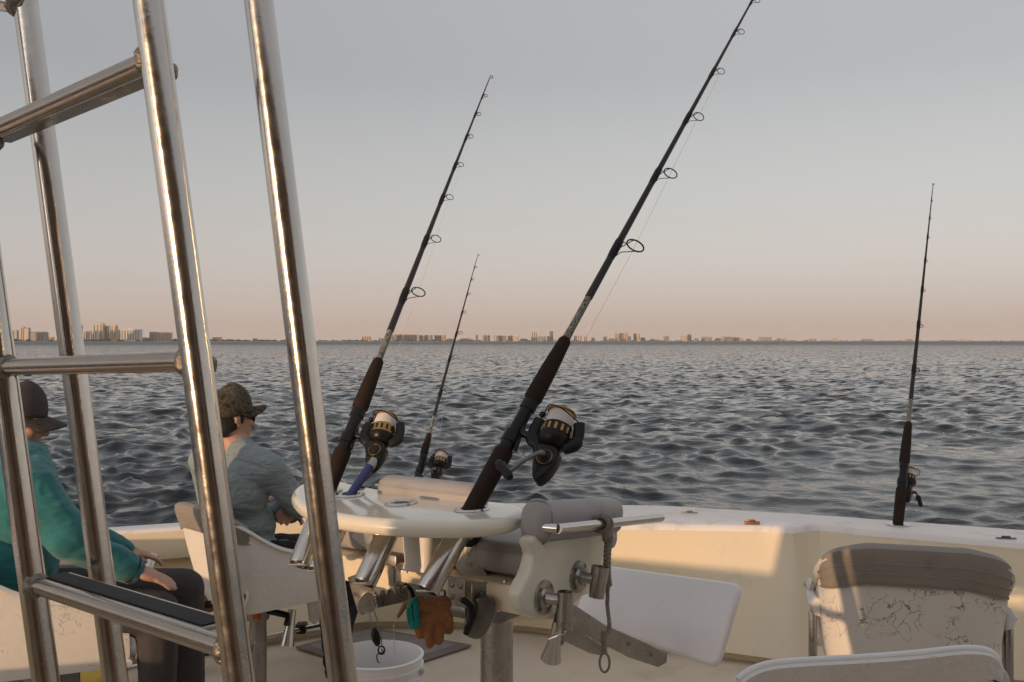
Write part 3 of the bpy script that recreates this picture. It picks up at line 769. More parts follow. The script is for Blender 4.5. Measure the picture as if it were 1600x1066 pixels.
# ------------------------------------------------------------------ bucket chairs
def chair_path(u):
    s = abs(u); sg = 1 if u > 0 else -1
    if s < 0.36:
        x = s / 0.36 * 0.135; y = -0.205; nx, ny = 0, -1
    elif s < 0.56:
        a = (s - 0.36) / 0.20 * math.pi / 2
        x = 0.135 + 0.09 * math.sin(a); y = -0.115 - 0.09 * math.cos(a); nx, ny = math.sin(a), -math.cos(a)
    else:
        k = (s - 0.56) / 0.44
        x = 0.225 + 0.015 * k; y = -0.115 + 0.36 * k; nx, ny = 1, 0
    zt = 0.405 - 0.075 * max(0, (s - 0.30) / 0.24) ** 2.4 if s < 0.54 else 0.330 - 0.110 * (lambda k: 1 - (1 - k) ** 2.2)(min((s - 0.54) / 0.30, 1))
    if s > 0.88: zt -= 0.035 * ((s - 0.88) / 0.12) ** 2
    return x * sg, y, nx * sg, ny, zt

def chair_pt(u, z, off=0.0):
    """point of the moulded shell at path position u and height z, pushed outwards by off"""
    x, y, nx, ny, zt = chair_path(u)
    v = min(max(z / zt, 0), 1)
    fl = 0.010 * v - 0.035 * (1 - v) ** 2 + off
    back = min(max((0.05 - y) / 0.20, 0), 1)
    lean = -0.055 * max(0, z - 0.06) / 0.34 * (0.4 + 0.6 * back)
    return Vector((x + nx * fl, y + ny * fl + lean, z))

def mesh_chair_shell(bm):
    """horseshoe shell facing +y, bottom at z=0"""
    nv = 12
    grid = []
    for u in np.linspace(-1, 1, 61):
        x, y, nx, ny, zt = chair_path(u)
        col = [chair_pt(u, zt * j / nv) for j in range(nv + 1)]
        top = col[-1]
        col.append(top + Vector((nx * 0.010, ny * 0.010, 0.002)))
        col.append(top + Vector((nx * 0.014, ny * 0.014, -0.008)))
        grid.append([bm.verts.new(p) for p in col])
    for a, b in zip(grid, grid[1:]):
        for j in range(len(a) - 1):
            bm.faces.new((a[j], b[j], b[j + 1], a[j + 1]))
    n = len(grid)
    for i in range(n // 2):
        j = n - 1 - i
        if i + 1 >= j: break
        q = list(dict.fromkeys([grid[i][0], grid[i + 1][0], grid[j - 1][0], grid[j][0]]))
        if len(q) >= 3: bm.faces.new(q)

def build_chair(label, group, C, F, zbase, mshell, width=1.0, pedestal='post', pm=None, extra=None):
    t = thing('swivel_chair', label, 'chair', (C[0], C[1], DECK), group, local=True)
    t.rotation_euler = (0, 0, math.atan2(-F[0], F[1]))
    b = zbase - DECK
    def fin(bm, name, m, par=t, sharp=40):
        for v in bm.verts:
            v.co.x *= width
            v.co.z += b
        return finish(bm, name, m, par, sharp=sharp)
    bm = bmesh.new(); mesh_chair_shell(bm)
    sh = fin(bm, 'shell', mshell)
    so = sh.modifiers.new('thickness', 'SOLIDIFY'); so.thickness = 0.014; so.offset = 0
    bv = sh.modifiers.new('rim', 'BEVEL'); bv.width = 0.005; bv.segments = 2; bv.limit_method = 'ANGLE'
    # vinyl roll over the top of the back
    bm = bmesh.new()
    us = np.linspace(-0.53, 0.53, 45)
    prof_z = [(0.010, -0.090), (0.014, -0.087), (0.016, -0.075), (0.018, -0.055), (0.021, -0.035), (0.023, -0.008), (0.021, 0.010), (0.008, 0.019), (-0.014, 0.017), (-0.026, 0.004), (-0.032, -0.03), (-0.034, -0.10), (-0.030, -0.18), (-0.020, -0.25), (-0.010, -0.28)]
    rows = []
    for u in us:
        zt = chair_path(u)[4]
        e = max(0, (abs(u) - 0.42) / 0.11)
        rows.append([bm.verts.new(chair_pt(u, min(zt, zt + dz * (1 - 0.4 * e * e)), d_ * (1 - 0.62 * e * e)) + Vector((0, 0, max(0, dz)))) for d_, dz in prof_z])
    for a, c in zip(rows, rows[1:]):
        for j in range(len(a) - 1): bm.faces.new((a[j], c[j], c[j + 1], a[j + 1]))
    for r_ in (rows[0], rows[-1]): bm.faces.new(r_)
    pad = fin(bm, 'back_pad', pm or M_TANV)
    for d_, dz in ((0.0184, -0.055), (0.0140, -0.088), (0.0216, -0.028)):
        bm = bmesh.new()
        tube(bm, [chair_pt(u, chair_path(u)[4] + dz * (1 - 0.4 * max(0, (abs(u) - 0.42) / 0.11) ** 2), d_ * (1 - 0.45 * max(0, (abs(u) - 0.42) / 0.11) ** 2)) for u in us], 0.0022, 6)
        fin(bm, 'piping', pm or M_TANV, pad)
    # seat cushion
    bm = bmesh.new(); box(bm, (0, 0.035, 0.072), (0.36, 0.36, 0.09), None, 0.028, 3)
    fin(bm, 'seat_cushion', M_VINYL)
    # front lip
    bm = bmesh.new(); pts = [Vector((x, 0.245 - 0.03 * (x / 0.24) ** 2 + 0.02, 0.012)) for x in np.linspace(-0.235, 0.235, 13)]
    tube(bm, pts, 0.016, 10, flat=0.8); fin(bm, 'front_lip', mshell)
    # oval hand holes in the lower back corners
    for sg in (-1, 1):
        bm = bmesh.new()
        a0 = sg * R(48)
        c = Vector((sg * 0.185, -0.178, 0.075)); nr = Vector((sg * 0.70, -0.71, 0.12)).normalized()
        M3 = frame_z(nr, (0, 0, 1))
        ring = []
        for k in range(24):
            a = 2 * math.pi * k / 24
            ring.append(c + M3 @ Vector((0.040 * math.cos(a), 0.020 * math.sin(a), 0.0)))
        tube(bm, ring + [ring[0]], 0.006, 8, caps=False)
        hr = fin(bm, 'hand_hole', mshell)
        bm = bmesh.new(); bm.faces.new([bm.verts.new(p + nr * 0.001) for p in ring])
        fin(bm, 'hole_shade', M_BLACK, hr)  # flat black face paints in the dark inside of the hole
    # pedestal
    zp = -b
    bm = bmesh.new(); lathe(bm, [(0.0, -0.012), (0.10, -0.012), (0.10, -0.022), (0.055, -0.04), (0.048, -0.09), (0.0, -0.09)], (0, 0, 0), seg=16)
    fin(bm, 'swivel_bracket', M_GALV)
    bm = bmesh.new(); tube(bm, [(0, 0, -0.085), (0, 0, -0.14), (0, 0, -0.145), (0, 0, zp)], [0.036, 0.036, 0.037, 0.037], 20)
    fin(bm, 'pedestal', M_GALV)
    bm = bmesh.new(); lathe(bm, [(0.0, zp + 0.012), (0.11, zp + 0.010), (0.115, zp + 0.003), (0.0, zp + 0.003)], (0, 0, 0), seg=24)
    fin(bm, 'base_plate', M_GALV)
    if extra: extra(t, b)
    return t

MANF = Vector((0.70, 0.71, 0)).normalized()
man_chair_C = (-1.075, 4.06)
def man_extra(t, b):
    # trumpet rod holder, bracket plate and a red box coloured as orange-red light below the seat
    def fin(bm, name, m):
        for v in bm.verts: v.co.z += b
        return finish(bm, name, m, t)
    bm = bmesh.new(); lathe(bm, [(0.016, 0), (0.017, -0.03), (0.020, -0.07), (0.030, -0.145), (0.026, -0.145), (0.014, 0.0)], (0.14, 0.08, -0.04), (-0.10, 0.25, 1.0), 18)
    fin(bm, 'rod_holder', M_STEEL)
    bm = bmesh.new(); prism(bm, [(0.15, 0.14, -0.005), (0.15, 0.21, -0.005), (0.15, 0.205, -0.10), (0.15, 0.18, -0.12), (0.15, 0.155, -0.10)], (0.008, 0, 0), 0.002, 1)
    fin(bm, 'bracket_plate', M_STEELW)
    bm = bmesh.new(); tube(bm, [(0.05, 0.02, -0.05), (0.14, 0.06, -0.06), (0.16, 0.04, -0.09)], 0.014, 10)
    fin(bm, 'height_lever', M_BLACK)
    bm = bmesh.new(); box(bm, (0.042, -0.03, -0.06), (0.03, 0.03, 0.035), Matrix.Rotation(R(40), 3, 'Z'), 0.004)
    fin(bm, 'red_light_block', M_REDLIGHT)
build_chair('white bucket chair on a grey post holding the man in the camouflage cap', 'white bucket chairs', man_chair_C, MANF, 0.915, M_SHELLF, 1.0, extra=man_extra)
WOMF = Vector((0.90, 0.44, 0)).normalized()
wom_chair_C = (-1.50, 3.06)
def wom_extra(t, b):
    bm = bmesh.new(); box(bm, (0.02, 0.04, b - 0.05), (0.20, 0.14, 0.075), None, 0.012)
    finish(bm, 'slide_block', M_STEELD, t)
    for x in (-0.08, 0.08):
        bm = bmesh.new(); box(bm, (x, 0.235, b * 0.5 - 0.02), (0.05, 0.03, b - 0.05), None, 0.004)
        finish(bm, 'front_post', M_STEELW, t)
build_chair('white bucket chair under the woman in teal, behind the ladder', 'white bucket chairs', wom_chair_C, WOMF, 1.00, M_SHELLW, 1.05, extra=wom_extra)
def right_extra(t, b):
    for sg in (-1, 1):
        bm = bmesh.new()
        prism(bm, [(sg * 0.223, -0.16, b + 0.245), (sg * 0.240, -0.16, b + 0.250), (sg * 0.256, -0.16, b + 0.230), (sg * 0.240, -0.16, b + 0.200), (sg * 0.223, -0.16, b + 0.195)], (0, 0.22, -0.02), 0.010, 3)
        finish(bm, 'armrest', M_PLAST, t)
        bm = bmesh.new(); box(bm, (sg * 0.243, -0.09, b + 0.09), (0.022, 0.05, 0.22), None, 0.008)
        finish(bm, 'arm_support', M_STEELW, t)
    bm = bmesh.new(); lathe(bm, [(0, 0.004), (0.008, 0.003), (0.011, 0.0), (0.011, -0.004)], (0.045, -0.232, b + 0.115), (0, -1, 0.1), 12)
    finish(bm, 'rivet', M_BLACK, t)
rc = (1.085, 2.66)
build_chair('empty cracked white chair with tan vinyl top, its back turned, at the right', 'white bucket chairs', rc, (0.27, 0.963), 1.065, M_SHELLC, 0.96, extra=right_extra)
# nearest chair: moulded back seen over its pale rim
def build_near_chair():
    C = Vector((0.635, 1.98, DECK))
    t = thing('swivel_chair', 'nearest white chair, only its curved back rim showing at the lower right', 'chair', C, 'white bucket chairs')
    us = np.linspace(-1, 1, 41)
    top = [(1155, 1066), (1175, 1051), (1205, 1041), (1260, 1036), (1350, 1031), (1430, 1025), (1495, 1018), (1530, 1018), (1550, 1024), (1560, 1040), (1562, 1066)]
    rim = smooth_open([W(px, py, 1.72 + 0.05 * math.sin((px - 1150) / 412 * math.pi) - 0.02) for px, py in top], 5)
    bm = bmesh.new()
    rows = []
    for p in rim:
        row = []
        for k, (dz, dy) in enumerate(((0.0, 0.012), (0.004, 0.0), (-0.002, -0.012), (-0.012, -0.010), (-0.05, 0.0), (-0.14, 0.02), (-0.26, 0.06), (-0.36, 0.12))):
            c = (p.x - 0.635) * (1.0 - 0.0 * k)
            zz_ = p.z + dz if k < 4 else max(p.z + dz, p.z + dz)
            row.append(bm.verts.new(Vector((0.635 + c, p.y + dy, zz_))))
        rows.append(row)
    for a, b in zip(rows, rows[1:]):
        for j in range(len(a) - 1): bm.faces.new((a[j], b[j], b[j + 1], a[j + 1]))
    sh = finish(bm, 'shell', M_SHELLF, t)
    so = sh.modifiers.new('thickness', 'SOLIDIFY'); so.thickness = 0.016; so.offset = -1
    sh = sub(sh)
    bm = bmesh.new(); tube(bm, [p + Vector((0, 0.004, 0.001)) for p in rim], 0.0085, 12)
    finish(bm, 'rim', M_PLAST, sh)
    bm = bmesh.new(); box(bm, C + Vector((0, 0.0, 0.55)), (0.46, 0.40, 0.09), None, 0.03, 3); finish(bm, 'seat_cushion', M_VINYL, t)
    bm = bmesh.new(); tube(bm, [C, C + Vector((0, 0, 0.52))], 0.037, 18); finish(bm, 'pedestal', M_GALV, t)
    bm = bmesh.new(); lathe(bm, [(0, .012), (.11, .01), (.115, .003), (0, .003)], C); finish(bm, 'base_plate', M_GALV, t)
build_near_chair()

# ------------------------------------------------------------------ people
def blob(parts, name, m, parent, voxel=0.008, smooth=6, fac=0.5, disp=0.0, dscale=0.1):
    bm = bmesh.new()
    for p in parts:
        if p[0] == 'c':
            _, a, ra, b, rb = p
            a, b = Vector(a), Vector(b)
            t = bmesh.new()
            for c, r in ((a, ra), (b, rb)):
                ret = bmesh.ops.create_icosphere(t, subdivisions=2, radius=r)
                bmesh.ops.translate(t, verts=ret['verts'], vec=c)
            h = bmesh.ops.convex_hull(t, input=t.verts)
            bmesh.ops.delete(t, geom=list({g for g in h['geom_interior'] + h['geom_unused'] if isinstance(g, bmesh.types.BMVert)}), context='VERTS')
        else:
            _, c, rad, M3 = p
            t = bmesh.new()
            ret = bmesh.ops.create_icosphere(t, subdivisions=3, radius=1.0)
            for v in t.verts:
                v.co = Vector(c) + M3 @ Vector((v.co.x * rad[0], v.co.y * rad[1], v.co.z * rad[2]))
        me = bpy.data.meshes.new('t'); t.to_mesh(me); t.free()
        bm.from_mesh(me); bpy.data.meshes.remove(me)
    o = finish(bm, name, m, parent, sharp=180)
    rm = o.modifiers.new('skin_over', 'REMESH'); rm.mode = 'VOXEL'; rm.voxel_size = voxel; rm.use_smooth_shade = True
    sm = o.modifiers.new('soften', 'SMOOTH'); sm.factor = fac; sm.iterations = smooth
    if disp:
        tx = bpy.data.textures.new(name + '_folds', 'CLOUDS'); tx.noise_scale = dscale; tx.noise_depth = 2
        dm = o.modifiers.new('folds', 'DISPLACE'); dm.texture = tx; dm.strength = disp; dm.mid_level = 0.5; dm.texture_coords = 'LOCAL'
    return o

def basis(f):
    f = Vector((f[0], f[1], 0)).normalized(); r = Vector((f.y, -f.x, 0)); u = Vector((0, 0, 1))
    return f, r, u

def hand_parts(wrist, fwd, up, side, curl=0.5, s=1.0):
    """palm, four unequal bent fingers and a thumb leaving the side of the palm"""
    fwd = Vector(fwd).normalized(); up = Vector(up); up = (up - fwd * up.dot(fwd)).normalized(); sd = fwd.cross(up) * side
    out = []
    palm = wrist + fwd * 0.05 * s
    M3 = Matrix((fwd, sd, up)).transposed()
    out.append(('c', wrist, 0.026 * s, wrist + fwd * 0.03 * s, 0.027 * s))
    out.append(('e', palm, (0.052 * s, 0.042 * s, 0.018 * s), M3))
    for k, (off, L) in enumerate(((-0.030, 0.062), (-0.010, 0.072), (0.010, 0.067), (0.029, 0.052))):
        b = palm + fwd * 0.038 * s + sd * off * s
        d1 = (fwd * math.cos(curl * .5) - up * math.sin(curl * .5))
        d2 = (fwd * math.cos(curl * 1.3) - up * math.sin(curl * 1.3))
        d3 = (fwd * math.cos(curl * 2.0) - up * math.sin(curl * 2.0))
        p1 = b + d1 * L * .48 * s; p2 = p1 + d2 * L * .32 * s; p3 = p2 + d3 * L * .22 * s
        out += [('c', b, 0.0095 * s, p1, 0.009 * s), ('c', p1, 0.009 * s, p2, 0.0085 * s), ('c', p2, 0.0085 * s, p3, 0.0075 * s)]
    b = palm - fwd * 0.022 * s - sd * 0.034 * s
    p1 = b + (fwd * .55 - sd * .75 - up * .2).normalized() * 0.036 * s
    p2 = p1 + (fwd * .9 - sd * .25 - up * .2).normalized() * 0.030 * s
    out += [('c', b, 0.013 * s, p1, 0.011 * s), ('c', p1, 0.011 * s, p2, 0.0085 * s)]
    return out

def head_parts(c, f, u, s=1.0):
    """c centre of the head, f the way the face looks, u up"""
    f = Vector(f).normalized(); u = Vector(u); u = (u - f * u.dot(f)).normalized(); r = f.cross(u)
    M3 = Matrix((r, f, u)).transposed()
    P = lambda x, y, z: c + (r * x + f * y + u * z) * s
    out = [('e', P(0, -0.012, 0.03), (0.076 * s, 0.096 * s, 0.090 * s), M3),
           ('e', P(0, 0.022, -0.035), (0.062 * s, 0.072 * s, 0.078 * s), M3),
           ('c', P(-0.035, 0.03, -0.075), 0.024 * s, P(0, 0.072, -0.092), 0.022 * s),
           ('c', P(0.035, 0.03, -0.075), 0.024 * s, P(0, 0.072, -0.092), 0.022 * s),
           ('c', P(0, 0.088, 0.012), 0.010 * s, P(0, 0.108, -0.026), 0.0135 * s),      # nose
           ('c', P(-0.013, 0.094, -0.028), 0.009 * s, P(0.013, 0.094, -0.028), 0.009 * s),
           ('c', P(-0.018, 0.088, -0.056), 0.008 * s, P(0.018, 0.088, -0.056), 0.008 * s),  # lips
           ('c', P(-0.016, 0.087, -0.066), 0.008 * s, P(0.016, 0.087, -0.066), 0.008 * s),
           ('c', P(-0.04, 0.078, 0.028), 0.011 * s, P(0.04, 0.078, 0.028), 0.011 * s),      # brow
           ('e', P(-0.042, 0.062, -0.018), (0.022 * s, 0.024 * s, 0.020 * s), M3), ('e', P(0.042, 0.062, -0.018), (0.022 * s, 0.024 * s, 0.020 * s), M3)]
    for sg in (-1, 1):   # ears
        out += [('c', P(sg * 0.078, -0.004, 0.012), 0.011 * s, P(sg * 0.072, 0.004, -0.026), 0.008 * s), ('c', P(sg * 0.083, -0.014, 0.014), 0.008 * s, P(sg * 0.080, -0.012, -0.008), 0.008 * s)]
    return out, P, M3

def cap_mesh(P, name, m, parent, s=1.0, brim_up=0.0):
    """baseball cap: six panel crown, sweat band, curved peak, button"""
    bm = bmesh.new()
    rows = []
    for i in range(13):
        a = i / 12 * math.pi / 2
        row = []
        for k in range(36):
            b = 2 * math.pi * k / 36
            seam = 1 - 0.012 * abs(math.cos(3 * b)) ** 12
            rx, ry = 0.092 * seam, (0.112 if math.sin(b) > 0 else 0.122) * seam
            hgt = 0.112 + 0.008 * math.sin(b)
            row.append(bm.verts.new(P(rx * math.cos(b) * math.cos(a) ** 0.75, -0.014 + ry * math.sin(b) * math.cos(a) ** 0.75, 0.020 + 0.012 * math.sin(b) + hgt * math.sin(a))) if i < 12 else None)
        if i == 12:
            top = bm.verts.new(P(0, -0.012, 0.133)); rows.append([top]); break
        rows.append(row)
    for a, b in zip(rows, rows[1:]):
        for k in range(36):
            k2 = (k + 1) % 36
            if len(b) == 1: bm.faces.new((a[k], a[k2], b[0]))
            else: bm.faces.new((a[k], a[k2], b[k2], b[k]))
    o = finish(bm, name, m, parent, sharp=60)
    so = o.modifiers.new('cloth', 'SOLIDIFY'); so.thickness = 0.003; so.offset = 1
    o = sub(o)
    bm = bmesh.new(); g = []
    for i in range(9):
        v = i / 8
        row = []
        for k in range(17):
            u = -1 + 2 * k / 16
            x = u * (0.082 - 0.012 * v * v)
            edge = math.sqrt(max(0, 1 - (u * 0.98) ** 2))
            y0 = -0.012 + 0.108 * math.sqrt(max(0, 1 - (x / 0.092) ** 2)) - 0.004
            y = y0 + v * (0.074 * edge ** 0.7 + 0.006)
            z = 0.034 - 0.022 * u * u + v * (-0.010 + brim_up) - 0.010 * v * v - 0.012 * v * u * u
            row.append(bm.verts.new(P(x, y, z)))
        g.append(row)
    for a, b in zip(g, g[1:]):
        for k in range(16): bm.faces.new((a[k], a[k + 1], b[k + 1], b[k]))
    pk = finish(bm, 'cap_peak', m, o, sharp=60)
    so = pk.modifiers.new('board', 'SOLIDIFY'); so.thickness = 0.005; so.offset = 0
    bm = bmesh.new(); ret = bmesh.ops.create_icosphere(bm, subdivisions=2, radius=0.008 * s)
    bmesh.ops.translate(bm, verts=bm.verts, vec=P(0, -0.012, 0.131)); finish(bm, 'cap_button', m, o)
    return o

def glasses(P, parent):
    bm = bmesh.new()
    for sg in (-1, 1):
        ring = [P(sg * (0.034 + 0.029 * math.cos(a)), 0.098 - 0.012 * abs(math.cos(a)) * (1 if math.cos(a) > 0 else 0), 0.002 + 0.021 * math.sin(a)) for a in np.linspace(0, 2 * math.pi, 17)[:-1]]
        back = [p + (P(0, -0.004, 0) - P(0, 0, 0)) for p in ring]
        a_ = [bm.verts.new(p) for p in ring]; b_ = [bm.verts.new(p) for p in back]
        bm.faces.new(a_); bm.faces.new(b_[::-1])
        for k in range(16): bm.faces.new((a_[k], a_[(k + 1) % 16], b_[(k + 1) % 16], b_[k]))
        tube(bm, [P(sg * 0.062, 0.088, 0.008), P(sg * 0.074, 0.05, 0.010), P(sg * 0.079, -0.01, 0.010), P(sg * 0.078, -0.03, 0.0)], [0.006, 0.0035, 0.003, 0.003], 8)
    tube(bm, [P(-0.01, 0.101, 0.006), P(0.01, 0.101, 0.006)], 0.003, 8)
    return finish(bm, 'sunglasses', M_FRAMESG, parent, sharp=40)

def build_man():
    cx, cy = -1.15, 4.04
    t = thing('person', 'person in grey long-sleeved shirt and camouflage cap, seated with arms folded', 'person', (cx, cy, 0.98))
    f, r, u = basis((0.50, 0.866))
    lf, lr, _ = basis((0.78, 0.62))
    C = Vector((cx, cy, 0))
    L = lambda a, b, z: C + f * a + r * b + u * z
    pel = Vector((-1.10, 4.04, 1.075)); 
    chest = L(-0.03, 0.0, 1.38); up_ch = L(-0.02, 0, 1.485); neck = L(0.0, 0.015, 1.555)
    shR = L(-0.01, 0.185, 1.475); shL = L(-0.01, -0.19, 1.485)
    elR = Vector((-0.885, 4.02, 1.305)); elL = L(0.10, -0.27, 1.26)
    wrR = L(0.23, 0.02, 1.295); wrL = L(0.20, 0.12, 1.25)
    hd = Vector((-1.195, 4.06, 1.672))
    hf = Vector((0.70, 0.71, 0.03))
    hp_, P, M3 = head_parts(hd, hf, (0.03, 0, 1), 1.0)
    hipR = pel + lr * 0.09; hipL = pel - lr * 0.09
    knR = pel + lf * 0.44 + lr * 0.10 + Vector((0, 0, -0.04)); knL = pel + lf * 0.44 - lr * 0.13 + Vector((0, 0, -0.04))
    anR = knR + lf * -0.10 + Vector((0, 0, -0.42)); anL = knL + lf * 0.02 + Vector((0, 0, -0.45))
    Mf = Matrix((r, f, u)).transposed()
    def torso(g, belly=1.0):
        return [('e', L(-0.03, 0, 1.38), (0.170 + g, 0.105 + g, 0.150 + g), Mf), ('e', L(-0.02, 0, 1.455), (0.185 + g, 0.088 + g, 0.085 + g), Mf),
                ('e', L(0.01, 0.01, 1.22), (0.152 + g, 0.112 + g, 0.130 + g), Mf), ('e', pel + Vector((0, 0, .02)), (0.160 + g, 0.120 + g, 0.110 + g), Matrix((lr, lf, u)).transposed()),
                ('c', shL, 0.066 + g, L(-0.01, -0.05, 1.52), 0.052 + g), ('c', shR, 0.066 + g, L(-0.01, 0.06, 1.52), 0.052 + g)]
    def arms(g):
        return [('c', shR, 0.062 + g, elR, 0.048 + g), ('c', elR, 0.048 + g, wrR, 0.034 + g), ('c', shL, 0.062 + g, elL, 0.046 + g), ('c', elL, 0.046 + g, wrL, 0.033 + g)]
    legs = lambda g: [('c', hipR, 0.092 + g, knR, 0.064 + g), ('c', knR, 0.062 + g, anR, 0.042 + g), ('c', hipL, 0.092 + g, knL, 0.064 + g), ('c', knL, 0.062 + g, anL, 0.042 + g)]
    feet = lambda g: [('c', anR + Vector((0, 0, -.05)), 0.038 + g, anR + lf * 0.16 + Vector((0, 0, -0.075)), 0.030 + g), ('c', anL + Vector((0, 0, -.03)), 0.038 + g, anL + lf * 0.16 + Vector((0, 0, -0.055)), 0.030 + g)]
    body = hp_ + [('c', neck + Vector((0, 0, -.03)), 0.060, hd + Vector((-0.01, 0, -0.05)), 0.055)] + torso(-0.008) + arms(-0.006) + legs(-0.008) + feet(-0.004)
    body += hand_parts(wrL, (Vector((-0.955, 3.99, 1.285)) - wrL).normalized(), (0.3, -0.4, 0.8), 1, 0.7)
    body += hand_parts(wrR, -r + f * 0.1, u, -1, 0.4)
    b_ = sub(blob(body, 'body', M_SKIN, t, 0.0062, 4))
    blob(torso(0.006) + arms(0.006) + [('c', neck + Vector((0, 0, -.05)), 0.070, neck + Vector((0, 0, -0.012)), 0.064)], 'shirt', M_SHIRTG, b_, 0.008, 5, disp=0.016, dscale=0.09)
    blob(legs(0.012) + [('e', pel, (0.165, 0.128, 0.10), Matrix((lr, lf, u)).transposed())], 'trousers', M_PANTS, b_, 0.009, 5, disp=0.02, dscale=0.10)
    blob(feet(0.008), 'shoes', M_BLACK, b_, 0.008, 3)
    # belt line of pale denim showing under the hem
    bm = bmesh.new()
    lathe(bm, [(0.0, 0), (0.155, 0), (0.162, 0.03), (0.155, 0.06), (0, 0.06)], pel + Vector((0.03, 0.01, 0.0)), (0, 0, 1), 28)
    finish(bm, 'waistband', M_DENIM, b_)
    # hair at the back and sides below the cap
    Mh = M3
    blob([('e', P(0, -0.035, 0.0), (0.079, 0.082, 0.078), Mh), ('c', P(-0.05, -0.06, -0.04), 0.032, P(0.05, -0.06, -0.04), 0.032), ('c', P(-0.070, 0.018, 0.012), 0.013, P(-0.066, 0.022, -0.012), 0.008), ('c', P(0.070, 0.018, 0.012), 0.013, P(0.066, 0.022, -0.012), 0.008)], 'hair', M_HAIRD, b_, 0.006, 2, disp=0.006, dscale=0.02)
    cap_mesh(P, 'cap', M_CAMO, b_, brim_up=0.030)
    glasses(P, b_)
build_man()

def build_woman():
    cx, cy = -1.53, 3.05
    t = thing('person', 'person in teal sweatshirt and dark cap seated behind the steel ladder', 'person', (cx, cy, 1.06))
    f, r, u = basis((0.86, 0.50))
    C = Vector((cx, cy, 0))
    L = lambda a, b, z: C + f * a + r * b + u * z
    Mf = Matrix((r, f, u)).transposed()
    pel = L(-0.06, 0.0, 1.20)
    shR = L(-0.01, 0.175, 1.565); shL = L(-0.03, -0.175, 1.58)
    neck = L(-0.01, 0.0, 1.65)
    elR = Vector((-1.330, 2.88, 1.405)); wrR = Vector((-1.185, 3.00, 1.285))
    elL = L(0.10, -0.26, 1.36); wrL = L(0.30, -0.16, 1.27)
    hd = Vector((-1.590, 3.07, 1.742)); hf = Vector((0.90, 0.30, -0.18))
    hp_, P, M3 = head_parts(hd, hf, (0.12, 0.03, 1), 0.90)
    hipR = pel + r * 0.09 + Vector((0, 0, -.03)); hipL = pel - r * 0.09 + Vector((0, 0, -.03))
    knR = Vector((-1.105, 2.99, 1.155)); knL = Vector((-1.12, 3.28, 1.155))
    anR = Vector((-1.125, 3.05, 0.62)); anL = Vector((-1.10, 3.30, 0.62))
    def torso(g):
        return [('e', L(-0.04, 0, 1.47), (0.160 + g, 0.105 + g, 0.145 + g), Mf), ('e', L(-0.02, 0, 1.555), (0.168 + g, 0.085 + g, 0.080 + g), Mf), ('e', L(-0.05, 0, 1.30), (0.160 + g, 0.118 + g, 0.130 + g), Mf),
                ('e', pel, (0.170 + g, 0.130 + g, 0.105 + g), Mf), ('c', shL, 0.060 + g, L(-0.01, -0.05, 1.62), 0.05 + g), ('c', shR, 0.060 + g, L(-0.01, 0.05, 1.62), 0.05 + g)]
    arms = lambda g: [('c', shR, 0.060 + g, elR, 0.050 + g), ('c', elR, 0.048 + g, wrR, 0.032 + g), ('c', shL, 0.060 + g, elL, 0.050 + g), ('c', elL, 0.048 + g, wrL, 0.032 + g)]
    legs = lambda g: [('c', hipR, 0.095 + g, knR, 0.066 + g), ('c', knR, 0.064 + g, anR, 0.042 + g), ('c', hipL, 0.095 + g, knL, 0.066 + g), ('c', knL, 0.064 + g, anL, 0.042 + g)]
    feet = lambda g: [('c', anR + Vector((0, 0, -.06)), 0.036 + g, anR + f * 0.16 + Vector((0, 0, -0.085)), 0.028 + g), ('c', anL + Vector((0, 0, -.06)), 0.036 + g, anL + f * 0.16 + Vector((0, 0, -0.085)), 0.028 + g)]
    body = hp_ + [('c', neck + Vector((0, 0, -.04)), 0.052, hd + Vector((-0.01, 0, -0.05)), 0.048)] + torso(-0.01) + arms(-0.008) + legs(-0.006) + feet(-0.004)
    body += hand_parts(wrR, Vector((0.075, 0.02, -0.030)), (0.2, -0.1, 1), 1, 0.30, 0.92)
    body += hand_parts(wrL, f + Vector((0, 0, -.3)), u, -1, 0.35, 0.92)
    b_ = sub(blob(body, 'body', M_SKIN, t, 0.0062, 4))
    blob(torso(0.016) + arms(0.014) + [('c', neck + Vector((0, 0, -.06)), 0.075, neck + Vector((0, 0, -0.02)), 0.066), ('c', elR.lerp(wrR, .75), 0.05, elR.lerp(wrR, .93), 0.046)], 'sweatshirt', M_TEAL, b_, 0.008, 5, disp=0.022, dscale=0.10)
    blob(legs(0.004), 'leggings', M_LEGG, b_, 0.009, 5)
    blob(feet(0.008), 'shoes', M_BLACK, b_, 0.008, 3)
    blob([('e', P(0, -0.03, -0.002), (0.082, 0.085, 0.085), M3), ('c', P(0, -0.09, -0.01), 0.04, P(0, -0.115, -0.09), 0.03), ('c', P(0.068, 0.0, 0.0), 0.02, P(0.066, -0.02, -0.05), 0.016)], 'hair', M_HAIRB, b_, 0.006, 2, disp=0.008, dscale=0.02)
    cap_mesh(P, 'cap', M_CAPB, b_)
    glasses(P, b_)
    # wrist strap
    bm = bmesh.new(); d = (wrR - elR).normalized(); M_ = frame_z(d)
    ring = [wrR - d * 0.005 + M_ @ Vector((0.044 * math.cos(a), 0.044 * math.sin(a), 0)) for a in np.linspace(0, 2 * math.pi, 21)]
    tube(bm, ring, 0.004, 6, caps=False); finish(bm, 'wrist_strap', M_BLACK, b_)
build_woman()

